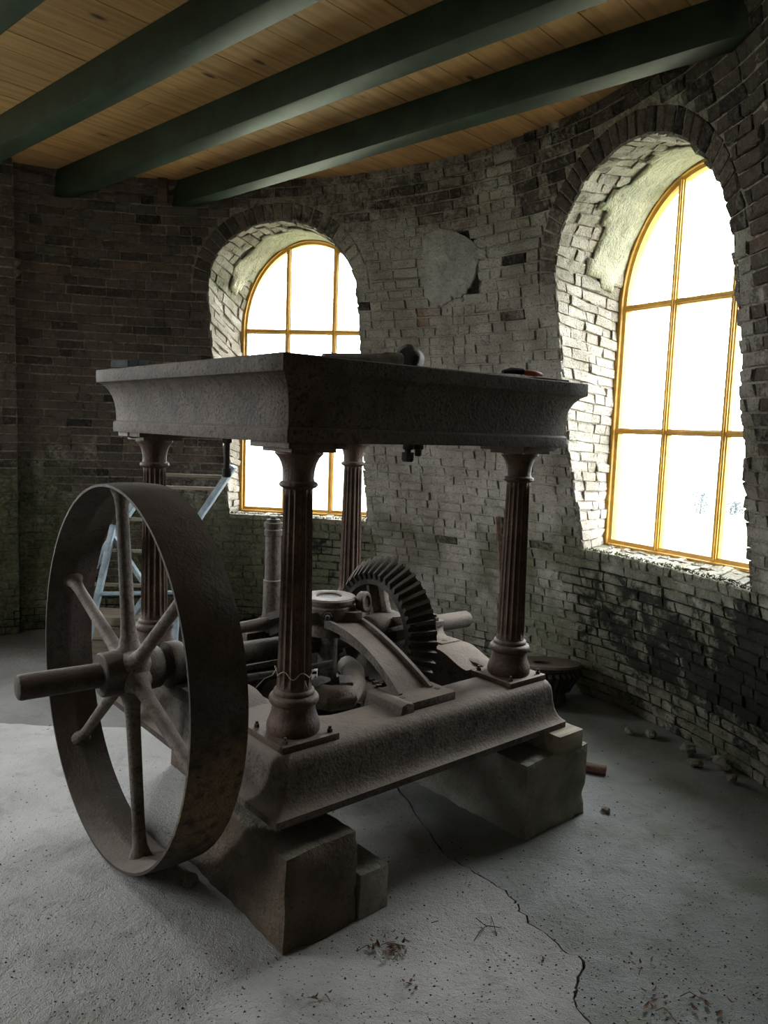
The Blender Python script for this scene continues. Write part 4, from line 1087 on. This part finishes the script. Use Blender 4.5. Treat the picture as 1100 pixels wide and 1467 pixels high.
# ------------------------------------------------------------------ litter on the floor
def leaf(g, p, L, wd, a, curl, tilt):
    n = 6; rs = []
    for i in range(n + 1):
        q = i / n; x = L * (q - .5); hw_ = wd * sin(pi * (.08 + .9 * q)); z = .004 + curl * (q - .5) ** 2 * 4 * L + rng.uniform(0, .002)
        for s in (-1, 0, 1):
            rs.append(V((p.x + x * cos(a) - s * hw_ * sin(a), p.y + x * sin(a) + s * hw_ * cos(a), max(.001, z + abs(s) * hw_ * tilt))))
    g.add(rs, [(3 * i + j, 3 * i + j + 1, 3 * i + j + 4, 3 * i + j + 3) for i in range(n) for j in range(2)])
spots = [((560, 1362), 30, .045, 'clump of dry brown leaves in front of the near stone block'), ((588, 1413), 6, .028, 'small tuft of curled brown leaves near the bottom edge of the photo'),
         ((460, 1434), 6, .032, 'dead leaf scraps at the bottom left of centre on the pale floor'), ((700, 1329), 4, .05, 'thin sprig of dry stalks left of the floor crack'),
         ((770, 1378), 3, .02, 'single dark curled leaf beside the long floor crack'), ((940, 1438), 8, .05, 'scattered brown leaves at the bottom right on the greenish slab'),
         ((1012, 1440), 7, .05, 'dry leaf heap nearest the bottom right corner'), ((22, 1178), 2, .03, 'single dead leaf on the floor at the left edge left of the flywheel'),
         ((66, 1046), 3, .03, 'reddish leaf beside the flywheel rim on the left floor'), ((608, 1323), 4, .025, 'dark leaf crumbs right of the near stone block'),
         ((385, 1383), 4, .02, 'leaf crumbs at the foot of the near stone block corner'), ((920, 1385), 5, .03, 'dark leaf bits in the middle of the greenish slab')]
for (x, y), n, L, lab in spots:
    c = floor_at(x, y); g = G(); stalk = 'stalks' in lab
    for i in range(n):
        p = V((rng.gauss(0, L * .6), rng.gauss(0, L * .6), 0)); l = L * rng.uniform(.3, .75)
        if stalk or i % 4 == 3:
            a = rng.uniform(0, pi); d = V((cos(a), sin(a), 0)) * l * (1.3 if stalk else .9)
            g.tube([p - d, p + V((rng.uniform(-.01, .01), rng.uniform(-.01, .01), .010)), p + d], .0013, 5); g.v = [(q[0], q[1], max(.001, q[2] + .0015)) for q in g.v]
        else: leaf(g, p, l, l * rng.uniform(.12, .25), rng.uniform(0, 6.28), rng.uniform(.0, .5), rng.uniform(.2, .8))
    ob = g.obj('dry_leaves', M['twig'] if stalk else M['leaf'], smooth=60); ob.location = (c.x, c.y, .001); tag(ob, lab, 'leaves')
def chips(n, region, smin, smax, mat, name, lab):
    g = G(); k = 0
    while k < n:
        x, y = region(); p = floor_at(x, y)
        if hypot(p.x - CX, p.y - CY) > R0 - .12: continue
        u = (p.x - OX) * cos(UR) + (p.y - OY) * sin(UR); v = -(p.x - OX) * sin(UR) + (p.y - OY) * cos(UR)
        if (-.16 < u < .26 and -.21 < v < .47) or (.91 < u < 1.32 and -.22 < v < .43) or (-.5 < u < -.15 and .3 < v < 1.0): k += 1; continue
        s = rng.uniform(smin, smax) * rng.uniform(.5, 1); a = rng.uniform(0, 6.28); e = rng.uniform(.35, 1)
        q = [V((s * cos(a + j * 2.1), s * e * sin(a + j * 2.1), 0)) for j in range(3)]
        g.add([V((p.x, p.y, .0008)) + t3 for t3 in q] + [V((p.x + rng.uniform(-.3, .3) * s, p.y + rng.uniform(-.3, .3) * s, .001 + s * rng.uniform(.3, .9)))], [(0, 2, 1), (0, 1, 3), (1, 2, 3), (2, 0, 3)]); k += 1
    ob = g.obj(name, mat, floor, smooth=0); ob['kind'] = 'stuff'; ob['label'] = lab
chips(3400, lambda: (rng.uniform(-40, 1140), 1040 + 440 * rng.random() ** .7), .002, .006, M['grit'], 'dark_grit', 'dark grit and leaf crumbs strewn over the concrete floor')
chips(500, lambda: (rng.uniform(560, 1140), 1030 + 440 * rng.random()), .002, .007, M['chip'], 'pale_chips', 'pale lime chips strewn over the right part of the floor')
for (x, y), s, lab in [((900, 1052), .03, 'small pale rubble lump on the floor below the right window, leftmost'), ((932, 1057), .038, 'pale lime lump on the floor below the right window, second from the left'),
                       ((985, 1082), .05, 'dark rubble piece by the wall foot under the right window'), ((996, 1098), .035, 'greyish rubble piece just in front of the dark one under the right window'),
                       ((1048, 1120), .03, 'flat rubble chip on the floor at the right edge'), ((868, 1164), .022, 'tiny stone chip right of the right stone block'), ((272, 1266), .035, 'broken pale lump against the near block below the flywheel'),
                       ((1034, 1102), .05, 'fallen dark brick lump at the foot of the right wall')]:
    p = floor_at(x, y); g = G(); bm = bmesh.new(); bmesh.ops.create_icosphere(bm, subdivisions=2, radius=1.)
    sd = rng.uniform(0, 50)
    vs = [V((v.co.x * s, v.co.y * s * .75, v.co.z * s * .55)) * (1 + .45 * mnoise.noise(v.co * 1.4 + V((sd, 0, 0)))) for v in bm.verts]; fs = [tuple(v.index for v in f.verts) for f in bm.faces]; bm.free()
    mz = min(v.z for v in vs); g.add([v - V((0, 0, mz)) for v in vs], fs)
    ob = g.obj('rubble', M['rubble'] if 'dark' not in lab else M['block'], smooth=0); ob.location = (p.x, p.y, .0005); ob.rotation_euler = (0, 0, rng.uniform(0, 6)); tag(ob, lab, 'stone')

# straw and moss on the sills
for wi, mat, cnt, nm in ((2, 'straw', 260, 'sill_straw'), (2, 'moss', 420, 'sill_moss'), (1, 'moss', 300, 'sill_moss')):
    o = WIN[wi]; n = V((sin(radians(o['ang'])), cos(radians(o['ang'])), 0)); t = V((n.y, -n.x, 0)); g = G(); z = zbot(o)
    for i in range(cnt):
        q = rng.random(); a = W(o['L'][0][1] + (o['R'][0][1] - o['L'][0][1]) * q, z); f = n * o['D'] + t * (o['tc'] + o['a'] * (2 * q - 1)) + V((0, 0, o['zb'] + .012))
        e = rng.random() if mat == 'straw' else abs(rng.gauss(0, .12)); p = a.lerp(f, min(.95, e)); p.z += .012
        if mat == 'straw':
            d = V((rng.uniform(-1, 1), rng.uniform(-1, 1), rng.uniform(-.05, .25))).normalized() * rng.uniform(.01, .035); g.tube([p, p + d], .0008, 3)
        else:
            for b_ in range(3):
                d = V((rng.uniform(-1, 1), rng.uniform(-1, 1), rng.uniform(.1, 1))).normalized() * rng.uniform(.006, .02); s = V((rng.uniform(-1, 1), rng.uniform(-1, 1), 0)) * .004
                g.add([p - s, p + s, p + d], [(0, 1, 2)])
    ob = g.obj(nm, M[mat], bpy.data.objects['trim_%d' % wi], smooth=0); ob['kind'] = 'stuff'; ob['label'] = {'sill_straw': 'dry straw scattered on the right window sill', 'sill_moss': 'green moss along the front edge of the %s window sill' % ('right' if wi == 2 else 'left')}[nm]

# ------------------------------------------------------------------ outside
g = G(); g.lathe([(R0 + .45, -.14), (60, -.14), (60, -.10), (R0 + .45, -.10)], 64, cap0=False, cap1=False); ob = struct(g.obj('ground', M['grass'], smooth=0)); ob.location = (CX, CY, 0)
for i, (x, y, hgt, lab) in enumerate([(1005, 711, .45, 'faint grey bush standing far outside the right window'), (1055, 706, .3, 'faint low bush far outside beyond the right mullion of the right window')]):
    d = ray(x, y); p = EYE + d * (17 / d.y); g = G(); rr = random.Random(i)
    for q in range(420):
        a, b, c = rr.gauss(0, .13), rr.gauss(0, .13), rr.random()
        c0_ = V((a * (1.2 - c * .6), b, -.02 + c * hgt)); s = .035
        g.add([c0_ + V((rr.uniform(-s, s), rr.uniform(-s, s), rr.uniform(-s, s))) for _ in range(3)], [(0, 1, 2)])
    g.tube([(0, 0, -.05), (0, 0, hgt * .6)], .012, 6)
    ob = g.obj('bush', M['bush'], smooth=0); ob.location = (p.x, p.y, -.06); tag(ob, lab, 'bush')
